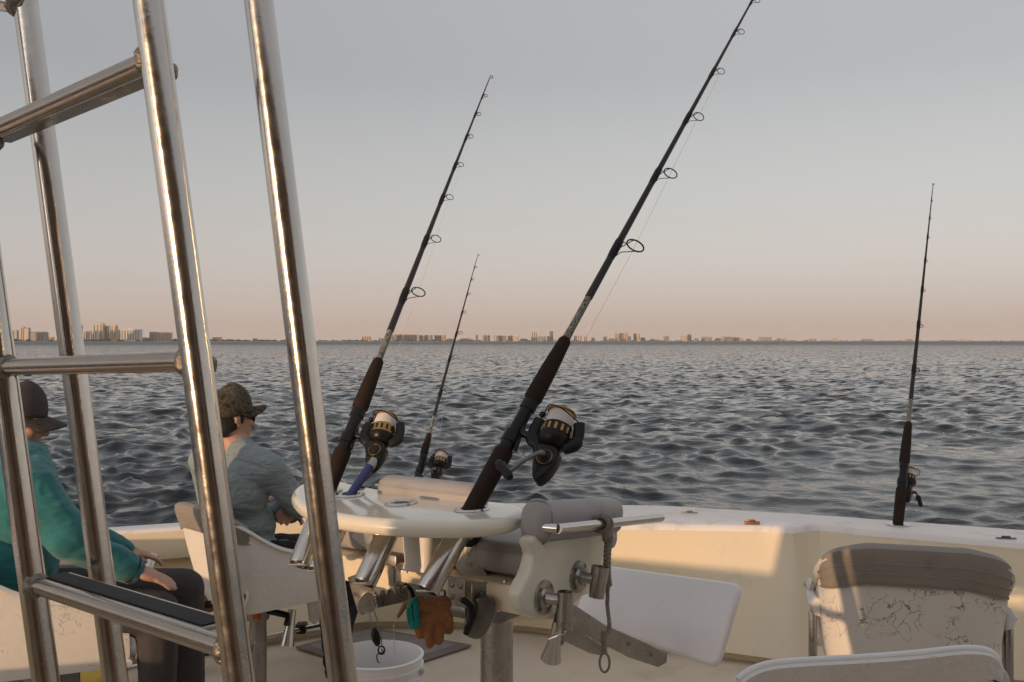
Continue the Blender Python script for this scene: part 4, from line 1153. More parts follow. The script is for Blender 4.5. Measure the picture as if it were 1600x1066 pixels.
# ------------------------------------------------------------------ fighting chair
FC = Vector((0.57, 0.82, 0)).normalized(); RC = Vector((FC.y, -FC.x, 0)); UP = Vector((0, 0, 1))
OC = Vector((-0.2225, 2.53, 0))
MC = Matrix((RC, FC, UP)).transposed()
def LC(x, y, z): return OC + RC * x + FC * y + UP * z
TT = H - 0.4224      # top of the rod table
RODS = {}            # start, end of each rod
RODS['big'] = (W(737, 797, 2.40), W(1212, -66, 3.30))
RODS['left'] = (W(513, 763, 2.70), W(765, 122, 3.75))
def build_fighting_chair():
    t = thing('fighting_chair', 'fighting chair with cream rod table, grey padded seat and armrest, white footrest', 'fighting chair', (-0.045, 2.86, DECK))
    # rod table: crescent with fully rounded edge
    ol = [(.0335, 2.392), (.0, 2.305), (-.06, 2.262), (-.149, 2.24), (-.303, 2.27), (-.439, 2.35), (-.536, 2.472), (-.611, 2.66), (-.632, 2.83), (-.60, 2.93), (-.53, 2.92), (-.454, 2.83), (-.325, 2.70), (-.173, 2.60), (-.034, 2.53), (.025, 2.48)]
    pts = smooth_closed([Vector((x, y, TT - 0.042)) for x, y in ol], 6)
    bm = bmesh.new(); prism(bm, pts, (0, 0, 0.042), 0.0205, 7)
    table = sub(finish(bm, 'rod_table', mat('table_cream', (0.72, 0.66, 0.54), 0.16, var=0.04, vscale=4, coat=0.5, stain=(0.60, 0.50, 0.38), stscale=7, stlo=0.6, sthi=0.9), t, sharp=45))
    # holder rings and tubes
    big_d = (RODS['big'][1] - RODS['big'][0]).normalized()
    left_d = (RODS['left'][1] - RODS['left'][0]).normalized()
    rings = [(RODS['left'][0], left_d), (onz(547, 774, TT), (left_d * .8 + big_d * .2).normalized()), (onz(627, 787, TT), (left_d * .5 + big_d * .5).normalized()), (RODS['big'][0], big_d)]
    for i, (p, d) in enumerate(rings):
        p = Vector((p.x, p.y, TT))
        bm = bmesh.new(); e = Vector((d.x, d.y, 0)).normalized(); s_ = Vector((e.y, -e.x, 0))
        o_, i_ = [], []
        for k in range(28):
            a = 2 * math.pi * k / 28
            o_.append((0.050 * math.cos(a), 0.036 * math.sin(a))); i_.append((0.030 * math.cos(a), 0.024 * math.sin(a)))
        def V3(q, z): return p + e * q[0] + s_ * q[1] + UP * z
        r0 = [bm.verts.new(V3(q, 0.001)) for q in o_]; r1 = [bm.verts.new(V3((q[0] * .93, q[1] * .93), 0.006)) for q in o_]
        r2 = [bm.verts.new(V3((q[0] * 1.08, q[1] * 1.08), 0.005)) for q in i_]; r3 = [bm.verts.new(V3(q, 0.0015)) for q in i_]
        for a_, b_ in ((r0, r1), (r1, r2), (r2, r3)):
            for k in range(28): bm.faces.new((a_[k], a_[(k + 1) % 28], b_[(k + 1) % 28], b_[k]))
        ring = sub(finish(bm, 'holder_ring', M_STEEL, t))
        bm = bmesh.new(); bm.faces.new([bm.verts.new(V3((q[0] * 1.0, q[1] * 1.0), 0.0012)) for q in i_]); finish(bm, 'holder_mouth_shade', M_BLACK, ring)  # black sheet in place of the shaded inside of the tube
        # tube below the table
        top = p - d * 0.052; bot = p - d * 0.225
        bm = bmesh.new()
        lathe(bm, [(0.0, 0.173), (0.028, 0.173), (0.029, 0.165), (0.029, 0.004), (0.0275, 0.0), (0.025, 0.0), (0.025, 0.02), (0.0, 0.02)], bot, d, 28)
        tb = sub(finish(bm, 'holder_tube', M_STEEL, t))
        bm = bmesh.new(); lathe(bm, [(0.0292, -0.012), (0.036, -0.012), (0.038, -0.006), (0.038, 0.004), (0.0292, 0.004)], top, d, 28, close=True)
        box(bm, top + Vector((0.038, 0.0, -0.012)), (0.02, 0.018, 0.016), None, 0.003)
        finish(bm, 'collar', M_STEELW, tb)
        bm = bmesh.new(); tube(bm, [bot - Vector((0.027, 0, 0)), bot + Vector((0.027, 0, 0))], 0.004, 8)
        finish(bm, 'gimbal_pin', M_STEEL, tb)
    # support post under the table
    pc = W(661, 858, 2.545)
    bm = bmesh.new()
    def ringsq(c, w, d_, r=0.3):
        out = []
        for k in range(32):
            a = 2 * math.pi * k / 32
            ca, sa = math.cos(a), math.sin(a)
            m_ = (abs(ca) ** 5 + abs(sa) ** 5) ** (-1 / 5)
            out.append(bm.verts.new(c + RC * ca * m_ * w + FC * sa * m_ * d_))
        return out
    zs = [(TT - 0.041, .050, .042), (TT - 0.12, .046, .039), (TT - 0.165, .042, .036), (TT - 0.172, .046, .040), (TT - 0.180, .046, .040)]
    rr_ = [ringsq(Vector((pc.x, pc.y, z)), w, d_) for z, w, d_ in zs]
    for a_, b_ in zip(rr_, rr_[1:]):
        for k in range(32): bm.faces.new((a_[k], a_[(k + 1) % 32], b_[(k + 1) % 32], b_[k]))
    bm.faces.new(rr_[-1]); bm.faces.new(rr_[0][::-1])
    finish(bm, 'table_post', M_PLAST, t, sharp=50)
    # back cushion standing above the table
    bm = bmesh.new(); box(bm, LC(-0.055, 0.082, TT - 0.005), (0.36, 0.085, 0.10), MC, 0.036, 5)
    bc = sub(finish(bm, 'back_cushion', M_VINYL, t, sharp=60))
    bm = bmesh.new()
    ring = [(-0.235 + 0.012, 0.041), (-0.055, 0.0395), (0.112, 0.041)]
    tube(bm, [LC(x, y, TT + 0.020) for x, y in ring], 0.003, 6); finish(bm, 'piping', M_VINYL, bc)
    # seat box, cushion
    zs_ = H - 0.6125
    bm = bmesh.new(); box(bm, LC(-0.06, 0.20, zs_ - 0.035), (0.76, 0.36, 0.075), MC, 0.012); finish(bm, 'seat_box', M_GEL, t)
    bm = bmesh.new(); box(bm, LC(-0.10, 0.28, zs_ + 0.052), (0.80, 0.46, 0.085), MC, 0.030, 4)
    sc_ = sub(finish(bm, 'seat_cushion', M_VINYL, t, sharp=60))
    bm = bmesh.new()
    tube(bm, [LC(0.30, 0.06, zs_ + 0.072), LC(0.297, 0.10, zs_ + 0.072), LC(0.297, 0.46, zs_ + 0.072)], 0.003, 6)
    tube(bm, [LC(0.28, 0.05, zs_ + 0.072), LC(-0.45, 0.05, zs_ + 0.072)], 0.003, 6); finish(bm, 'piping', M_VINYL, sc_)
    # rear cross beam between the bolted plates
    ba, bb = W(606, 898, 2.61), W(735, 926, 2.45)
    d = (bb - ba).normalized(); d.z = 0; d.normalize()
    bm = bmesh.new(); c = ba.lerp(bb, .5); box(bm, Vector((c.x, c.y, zs_ - 0.035)) - d.cross(UP) * 0 + Vector((0, .03, 0)), ((bb - ba).length, 0.045, 0.062), Matrix((d, Vector((-d.y, d.x, 0)), UP)).transposed(), 0.006)
    finish(bm, 'cross_beam', M_GEL, t)
    def plate(cen, dirv, w, h, bolts, name='hinge_plate', m=M_STEELW, thick=0.006):
        dirv = Vector(dirv).normalized(); nrm = Vector((dirv.y, -dirv.x, 0)).normalized()
        if nrm.y > 0: nrm = -nrm
        Mx = Matrix((dirv, nrm, UP)).transposed()
        bm = bmesh.new(); box(bm, cen, (w, thick, h), Mx, 0.0015, 1); o = sub(finish(bm, name, m, t))
        for bx_, bz in bolts:
            bm = bmesh.new(); lathe(bm, [(0.0065, -0.001), (0.0065, 0.002), (0.004, 0.0035), (0.0, 0.0035)], cen + dirv * bx_ + nrm * thick * .5 + UP * bz, nrm, 12)
            finish(bm, 'bolt', M_STEELD, o)
        return o
    four = [(-0.013, 0.016), (0.013, 0.016), (-0.013, -0.016), (0.013, -0.016)]
    plate(W(634, 903, 2.585), d, 0.052, 0.062, four)
    plate(W(612, 900, 2.60), d, 0.020, 0.055, [])
    plate(W(714, 925, 2.46), d, 0.058, 0.075, four)
    plate(W(752, 929, 2.445), FC + RC * .9, 0.052, 0.062, [(0.002, 0.0)])
    plate(W(780, 921, 2.475), FC + RC * .9, 0.044, 0.058, four)
    for (px_, py_, Y_, sz) in ((664, 926, 2.56, (0.17, 0.05, 0.045)), (762, 948, 2.62, (0.15, 0.10, 0.05)), (700, 948, 2.66, (0.16, 0.05, 0.035))):
        bm = bmesh.new(); box(bm, W(px_, py_, Y_), sz, MC, 0.005); finish(bm, 'frame_channel', M_STEELD, t)  # dark boxes added for the steelwork and the shadows around it
    # slanting brackets that carry the table
    def strap(a, b, w, name='table_bracket', m=M_STEELW):
        a, b = Vector(a), Vector(b); d_ = (b - a).normalized(); s_ = d_.cross(Vector((0, 1, 0.25))).normalized(); n_ = d_.cross(s_)
        bm = bmesh.new(); prism(bm, [a - s_ * w * .5, a + s_ * w * .5, b + s_ * w * .42, b - s_ * w * .42], n_ * 0.008, 0.0015, 1)
        finish(bm, name, m, t)
    strap(W(712, 838, 2.52), W(748, 912, 2.50), 0.075)
    strap(W(560, 822, 2.75), W(632, 886, 2.66), 0.075)
    bm = bmesh.new(); prism(bm, [W(690, 836, 2.50), W(757, 834, 2.50), W(738, 856, 2.50), W(702, 853, 2.50)], (0, 0.05, 0), 0.003, 1); finish(bm, 'under_bracket', M_BLACK, t)
    bm = bmesh.new(); box(bm, W(615, 872, 2.68), (0.09, 0.08, 0.04), MC, 0.006); finish(bm, 'under_bracket', M_STEELD, t)
    # ratchet: toothed bar, pivot, side plate
    ra_, rb_ = W(576, 941, 2.42), W(636, 929, 2.46)
    dd = (rb_ - ra_).normalized(); nn = Vector((0, -1, 0)); up_ = dd.cross(Vector((0, 1, 0))) * -1
    up_ = Vector((-dd.z, 0, dd.x)).normalized()
    bm = bmesh.new()
    poly = [ra_ - up_ * 0.020]
    n_t = 5
    L_ = (rb_ - ra_).length
    poly.append(rb_ - up_ * 0.018)
    for k in range(n_t, 0, -1):
        x1 = L_ * k / n_t; x0 = L_ * (k - 0.75) / n_t
        poly.append(ra_ + dd * x1 + up_ * 0.020); poly.append(ra_ + dd * (x1 - L_ / n_t * .45) + up_ * 0.020); poly.append(ra_ + dd * x0 + up_ * 0.006)
    poly.append(ra_ + up_ * 0.018)
    prism(bm, poly, (0, 0.016, 0), 0.001, 1); rt = sub(finish(bm, 'ratchet_bar', M_STEELW, t))
    bm = bmesh.new(); lathe(bm, [(0, 0.012), (0.022, 0.012), (0.024, 0.008), (0.024, -0.02), (0, -0.02)], ra_ + Vector((0, -0.004, 0)), (0, -1, 0), 24); finish(bm, 'pivot', M_STEEL, rt)
    bm = bmesh.new(); prism(bm, [W(x, y, 2.50) for x, y in ((543, 903), (562, 896), (578, 897), (583, 925), (580, 955), (566, 962), (558, 955))], (0, 0.008, 0), 0.002, 1); finish(bm, 'side_plate', M_STEELW, t)
    bm = bmesh.new(); lathe(bm, [(0, 0.01), (0.013, 0.01), (0.013, -0.02), (0, -0.02)], W(624, 919, 2.5), (0, -1, 0), 16); finish(bm, 'spring_pin', M_STEELD, t)
    bm = bmesh.new(); tube(bm, smooth_open([W(632, 914, 2.5), W(641, 920, 2.49), W(646, 935, 2.49), W(644, 955, 2.5)], 5), 0.006, 8); finish(bm, 'spring_arm', M_BLACK, t)
    # hooked release handle and lever
    hpts = [(745, 936), (762, 934), (774, 945), (772, 965), (763, 985), (752, 998), (738, 999), (725, 990), (726, 972), (735, 965), (742, 950)]
    bm = bmesh.new(); prism(bm, smooth_closed([W(x, y, 2.40) for x, y in hpts], 4), (0, 0.03, 0), 0.006, 2); hk = sub(finish(bm, 'release_handle', M_STEELD, t))
    bm = bmesh.new(); tube(bm, smooth_open([W(722, 937, 2.395), W(734, 946, 2.39), W(737, 962, 2.39), W(732, 978, 2.39), W(728, 990, 2.395)], 5), 0.008, 10); finish(bm, 'handle_grip', M_BLACK, hk)
    bm = bmesh.new(); tube(bm, [W(790, 907, 2.43), W(783, 935, 2.43), W(778, 955, 2.44)], [0.006, 0.008, 0.005], 12); finish(bm, 'lock_lever', M_STEEL, t)
    bm = bmesh.new(); box(bm, W(797, 926, 2.50), (0.06, 0.04, 0.03), MC, 0.005); finish(bm, 'lock_block', M_STEELD, t)
    bm = bmesh.new(); tube(bm, [W(806, 936, 2.46), W(806, 918, 2.47)], 0.004, 8); finish(bm, 'lock_pin', M_STEEL, t)
    # pedestal
    pX, pY = -0.045, 2.84
    bm = bmesh.new(); tube(bm, [(pX, pY, DECK + 0.01), (pX, pY, zs_ - 0.07)], 0.0485, 40); pd = sub(finish(bm, 'pedestal', M_STEELW, t))
    bm = bmesh.new(); lathe(bm, [(0, .022), (.06, .022), (.07, .018), (.17, .012), (.175, .003), (0, .003)], (pX, pY, DECK), seg=32); finish(bm, 'base_plate', M_STEELW, pd)
    bm = bmesh.new(); lathe(bm, [(0.0490, 0), (0.062, 0.0), (0.066, 0.02), (0.066, 0.07), (0.0490, 0.07)], (pX, pY, zs_ - 0.15), seg=32); finish(bm, 'swivel_head', M_STEELD, pd)
    # beam to the footrest and its two arms
    bm = bmesh.new(); a = W(770, 950, 2.72); b = W(885, 952, 2.76); box(bm, a.lerp(b, .5), ((b - a).length, 0.05, 0.056), Matrix.Rotation(R(8), 3, 'Z'), 0.006); finish(bm, 'footrest_beam', M_GEL, t)
    def arm_plate(pp, th, m=M_STEELW):
        bm = bmesh.new(); prism(bm, pp, (th * RC.x, th * RC.y, 0), 0.003, 1); o = sub(finish(bm, 'footrest_arm', m, t)); return o
    ap = [W(872, 944, 2.70), W(896, 943, 2.74), W(945, 975, 2.80), W(1010, 1004, 2.86), W(1044, 1021, 2.89), W(1043, 1036, 2.89), W(1030, 1043, 2.88), W(985, 1028, 2.84), W(925, 997, 2.77), W(895, 978, 2.74), W(872, 970, 2.70)]
    o = arm_plate(ap, -0.010)
    for x, y, Y in ((982, 1006, 2.83), (1017, 1023, 2.865), (892, 959, 2.73)):
        bm = bmesh.new(); lathe(bm, [(0, .004), (.006, .003), (.007, 0), (.007, -.003)], W(x, y, Y), RC, 12); finish(bm, 'bolt', M_STEELD, o)
    arm_plate([W(880, 973, 2.80), W(896, 978, 2.82), W(938, 1006, 2.87), W(948, 1018, 2.88), W(940, 1024, 2.87), W(925, 1022, 2.86), W(880, 1000, 2.80)], -0.012)
    # footrest board
    A, B = W(930, 880, 3.35), W(1158, 911, 3.0)
    Cc, Dd = W(1120, 1042, 2.90), W(893, 963, 3.25)
    def quad_round(a, b, c, d_, r):
        out = []
        P4 = [a, b, c, d_]
        for i in range(4):
            p0, p1, p2 = P4[i - 1], P4[i], P4[(i + 1) % 4]
            u_ = (p0 - p1).normalized(); v_ = (p2 - p1).normalized()
            for k in range(6):
                s = k / 5
                q0 = p1 + u_ * r; q1 = p1 + v_ * r
                out.append((1 - s) ** 2 * q0 + 2 * s * (1 - s) * p1 + s * s * q1)
        return out
    nrm = (B - A).cross(Dd - A).normalized()
    if nrm.y < 0: nrm = -nrm
    bm = bmesh.new(); prism(bm, quad_round(A, B, Cc, Dd, 0.035), nrm * 0.030, 0.011, 4); finish(bm, 'footrest', M_GELW, t, sharp=60)
    # arms: side panel, pad, outboard rail, flanged rod holders
    def arm(xs, near):
        base = LC(xs, 0, 0)
        def on(px, py):
            u_ = (px - 800.0) / FPX
            k = (base.y * u_ - base.x) / (FC.x - FC.y * u_)
            p = base + FC * k
            return Vector((p.x, p.y, H - (py - 533.0) / FPX * p.y)), k
        base0 = LC(0.375, 0, 0)
        def loc(px, py):
            u_ = (px - 800.0) / FPX
            k = (base0.y * u_ - base0.x) / (FC.x - FC.y * u_)
            p = base0 + FC * k
            return k, H - (py - 533.0) / FPX * p.y
        prof = [(838, 838), (835, 868), (829, 893), (818, 915), (813, 932), (817, 950), (828, 961), (843, 966), (862, 962), (884, 953), (905, 938), (922, 915), (938, 885), (952, 858), (962, 836), (940, 826)]
        pr = [loc(*q) for q in prof]
        pts = smooth_closed([base + FC * k + UP * z for k, z in pr], 4)
        bm = bmesh.new(); prism(bm, pts, RC * -0.038, 0.008, 3)
        pan = sub(finish(bm, 'arm_panel', mat('arm_cream', (0.66, 0.62, 0.50), 0.28, var=0.04, coat=0.3, stain=(0.52, 0.46, 0.35), stscale=6, stlo=0.6, sthi=0.9), t, sharp=50))
        k0, z0 = loc(838, 818); k1, z1 = loc(968, 806)
        a = base + FC * (k0 + 0.0) + UP * z0 - RC * 0.018; b = base + FC * k1 + UP * z1 - RC * 0.018
        d_ = (b - a).normalized()
        M_ = Matrix((RC, d_, RC.cross(d_))).transposed()
        bm = bmesh.new(); box(bm, a.lerp(b, .5), (0.085, (b - a).length, 0.098), M_, 0.034, 5)
        pad = sub(finish(bm, 'arm_pad', M_VINYL, t, sharp=60))
        bm = bmesh.new()
        lp = [a + M_ @ Vector((x, 0.034, z)) for x, z in ((0.0435, 0.02), (0.0435, -0.02), (0.02, -0.0495), (-0.02, -0.0495), (-0.0435, -0.02), (-0.0435, 0.02), (-0.02, 0.0495), (0.02, 0.0495), (0.0435, 0.02))]
        tube(bm, smooth_open(lp, 3), 0.0032, 6); finish(bm, 'piping', M_VINYL, pad)
        # rail
        kr0, zr0 = loc(846, 823); kr1, zr1 = loc(1010, 806)
        side = 0.045
        r0 = base + FC * (kr0 - 0.0) + UP * zr0 + RC * side; r1 = base + FC * kr1 + UP * zr1 + RC * side
        bm = bmesh.new(); tube(bm, [r0, r0.lerp(r1, .5), r1], 0.0125, 20)
        rl = sub(finish(bm, 'arm_rail', M_STEEL, t))
        bm = bmesh.new(); tube(bm, [r0 - RC * 0.05 - FC * 0.005, r0 + FC * 0.004], 0.013, 14); finish(bm, 'rail_elbow', M_STEEL, rl)
        RODS['rail'] = (r0, r1) if near else RODS.get('rail')
        if not near: return
        for (px, py, tp) in ((849, 933, 0), (903, 901, 1)):
            k, z = loc(px, py); c = base + FC * k + UP * z
            bm = bmesh.new(); lathe(bm, [(0, 0.014), (0.022, 0.014), (0.026, 0.008), (0.040, 0.006), (0.041, 0.0), (0.0, 0.0)], c, RC, 28)
            fl = sub(finish(bm, 'holder_flange', M_STEELW, t))
            for a_ in range(4):
                M_2 = frame_z(RC, UP)
                q = c + M_2 @ Vector((0.032 * math.cos(a_ * math.pi / 2 + .78), 0.032 * math.sin(a_ * math.pi / 2 + .78), 0.006))
                bm = bmesh.new(); lathe(bm, [(0.005, 0), (0.005, 0.002), (0, 0.003)], q, RC, 10); finish(bm, 'bolt', M_STEELD, fl)
            j = c + RC * 0.055 + FC * 0.006
            bm = bmesh.new(); tube(bm, [c + RC * 0.01, c + RC * 0.03, j], [0.017, 0.014, 0.014], 16); finish(bm, 'holder_stub', M_STEELW, fl)
            if tp == 0:
                bot = j + Vector((0, 0, -0.068)) ; ax = Vector((0.03, 0, 1))
                prf = [(0.0, 0.01), (0.016, 0.01), (0.016, 0.0), (0.0195, 0.0), (0.0195, 0.088), (0.0165, 0.088), (0.0165, 0.03), (0.0, 0.03)]
            else:
                bot = j + Vector((-0.004, 0, -0.046)); ax = Vector((0.14, 0.05, 1))
                prf = [(0.0, 0.004), (0.0165, 0.004), (0.0165, 0.0), (0.0195, 0.0), (0.023, 0.078), (0.020, 0.078), (0.017, 0.03), (0.0, 0.03)]
            bm = bmesh.new(); lathe(bm, prf, bot, ax, 24); finish(bm, 'holder_cup', M_STEELW, fl)
    arm(0.375, True)
build_fighting_chair()

# chrome flared gaff socket hanging below the lower cup
def build_socket():
    a = W(872, 970, 2.33); b = W(861, 1030, 2.36)
    t = thing('flared_rod_socket', 'small flared chrome socket with wire clip hanging under the armrest holder', 'rod socket', b)
    bm = bmesh.new(); ax = (b - a).normalized(); L_ = (b - a).length
    lathe(bm, [(0, 0), (0.012, 0), (0.014, L_ * .3), (0.017, L_ * .6), (0.026, L_), (0.023, L_), (0.012, L_ * .5), (0, L_ * .5)], a, ax, 28); sk = sub(finish(bm, 'flared_tube', M_STEEL, t))
    bm = bmesh.new(); tube(bm, [a - ax * 0.05, a + ax * 0.01], 0.010, 14); finish(bm, 'neck', M_BLACK, t)
    bm = bmesh.new(); tube(bm, smooth_open([W(858, 999, 2.32), W(870, 994, 2.31), W(882, 988, 2.31), W(884, 984, 2.32), W(876, 982, 2.33)], 4), 0.0035, 8); finish(bm, 'wire_clip', M_STEEL, t)
    bm = bmesh.new(); prism(bm, [W(x, y, 2.355) for x, y in ((870, 985), (884, 982), (882, 1006), (874, 1012), (868, 1006))], (0, 0.006, 0), 0.001, 1); cl = sub(finish(bm, 'clip_plate', M_STEELW, t))
    bm = bmesh.new(); lathe(bm, [(0.006, 0), (0.006, 0.003), (0, 0.004)], W(875, 1004, 2.353), (0, -1, 0), 12); finish(bm, 'bolt', M_STEELD, cl)
build_socket()

# ------------------------------------------------------------------ rods and reels
def build_reel(parent, Mw, s, pref, handle_side=1, hang=True):
    """Mw: 4x4 from reel space (z along the rod, x away from it) to the place"""
    def T(x, y, z): return Mw @ (Vector((x, y, z)) * s)
    def place(bm): 
        for v in bm.verts: v.co = Mw @ (v.co * s)
        return bm
    bm = bmesh.new()
    tube(bm, smooth_open([(0.020, 0, 0.045), (0.024, 0, 0.02), (0.050, 0, 0.012), (0.072, 0, -0.012), (0.085, 0, -0.05)], 5), [0.008] * 5 + [0.010] * 10 + [0.012] * 6, 10)
    box(bm, (0.021, 0, 0.02), (0.008, 0.014, 0.10), None, 0.003)
    # gear case
    pts = [(0.078, -0.012), (0.092, -0.006), (0.120, -0.008), (0.136, -0.028), (0.134, -0.055), (0.122, -0.085), (0.106, -0.104), (0.092, -0.100), (0.082, -0.075), (0.076, -0.04)]
    prism(bm, [Vector((x, -0.021, z)) for x, z in [(q.x, q.y) for q in smooth_closed([Vector((a, b, 0)) for a, b in pts], 3)]], (0, 0.042, 0), 0.009, 3)
    reel = sub(finish(place(bm), 'reel', M_BLACKM, parent))
    reel['wp'] = (0.0, 0.0, 0.0)
    ax = (0.108, 0, 0)
    for sg in (-1, 1):
        bm = bmesh.new(); lathe(bm, [(0, 0.007), (0.010, 0.007), (0.013, 0.004), (0.022, 0.004), (0.025, 0.0)], (0.107, sg * 0.021, -0.045), (0, sg, 0), 24); finish(place(bm), 'side_cover', M_BLACKM, reel)
        bm = bmesh.new(); lathe(bm, [(0.0175, 0.0042), (0.0185, 0.0052), (0.0195, 0.0042)], (0.107, sg * 0.021, -0.045), (0, sg, 0), 24); finish(place(bm), 'gold_ring', M_GOLD, reel)
    bm = bmesh.new(); lathe(bm, [(0, -0.012), (0.020, -0.012), (0.034, -0.004), (0.040, 0.010), (0.040, 0.018), (0.030, 0.022), (0, 0.022)], ax, (0, 0, 1), 28)
    for sg in (-1, 1):
        tube(bm, smooth_open([(0.108 + sg * 0.030, 0.0, -0.004), (0.108 + sg * 0.052, 0, 0.006), (0.108 + sg * 0.056, 0, 0.03), (0.108 + sg * 0.050, 0, 0.062)], 5), [0.012] * 8 + [0.0095] * 8, 10, flat=1.5)
    finish(place(bm), 'rotor', M_BLACK, reel)
    bm = bmesh.new()
    tube(bm, smooth_open([(0.108 - 0.050, 0, 0.062), (0.108 - 0.044, 0.0, 0.078), (0.085, -0.040, 0.080), (0.108, -0.052, 0.076), (0.131, -0.044, 0.070), (0.108 + 0.050, -0.008, 0.062)], 5), 0.0018, 6)
    ret = bmesh.ops.create_icosphere(bm, subdivisions=2, radius=0.0085)
    bmesh.ops.translate(bm, verts=ret['verts'], vec=(0.108 - 0.048, 0, 0.076))
    finish(place(bm), 'bail', M_BLACKM, reel)
    bm = bmesh.new(); lathe(bm, [(0, 0.016), (0.034, 0.016), (0.036, 0.020), (0.036, 0.048), (0.034, 0.050), (0, 0.050)], ax, (0, 0, 1), 32); sp = finish(place(bm), 'spool', M_BLACKM if pref == 'dark' else M_GOLD, reel)
    for k in range(14):
        a = 2 * math.pi * k / 14
        M_ = Matrix.Rotation(a, 3, 'Z')
        bm = bmesh.new(); box(bm, Vector(ax) + M_ @ Vector((0.0362, 0, 0.034)), (0.002, 0.0065, 0.017), M_, 0.0006, 1)
        finish(place(bm), 'spool_slot', M_GOLD if pref == 'dark' else M_BLACK, reel)
    bm = bmesh.new(); lathe(bm, [(0, 0.050), (0.033, 0.050), (0.0325, 0.066), (0.030, 0.083), (0, 0.083)], ax, (0, 0, 1), 32); finish(place(bm), 'wound_line', M_LINE, reel)
    bm = bmesh.new(); lathe(bm, [(0, 0.083), (0.034, 0.083), (0.0365, 0.085), (0.035, 0.088), (0.028, 0.090), (0, 0.090)], ax, (0, 0, 1), 32); finish(place(bm), 'spool_lip', M_GOLD, reel)
    bm = bmesh.new(); lathe(bm, [(0.018, 0.090), (0.018, 0.094), (0.008, 0.096), (0.007, 0.101), (0, 0.101)], ax, (0, 0, 1), 20); finish(place(bm), 'drag_knob', M_BLACK, reel)
    hs = handle_side
    bm = bmesh.new(); tube(bm, smooth_open([(0.107, hs * 0.024, -0.045), (0.104, hs * 0.045, -0.047), (0.080, hs * 0.058, -0.075), (0.052, hs * 0.060, -0.112)], 5), [0.008] * 6 + [0.0052] * 10, 10); finish(place(bm), 'handle_arm', M_STEELD, reel)
    bm = bmesh.new(); lathe(bm, [(0, -0.030), (0.008, -0.029), (0.0115, -0.018), (0.010, 0.0), (0.0125, 0.018), (0.008, 0.030), (0, 0.031)], (0.046, hs * 0.078, -0.118), (-0.75, 0.15, 0.62), 18); finish(place(bm), 'handle_knob', M_BLACK, reel)

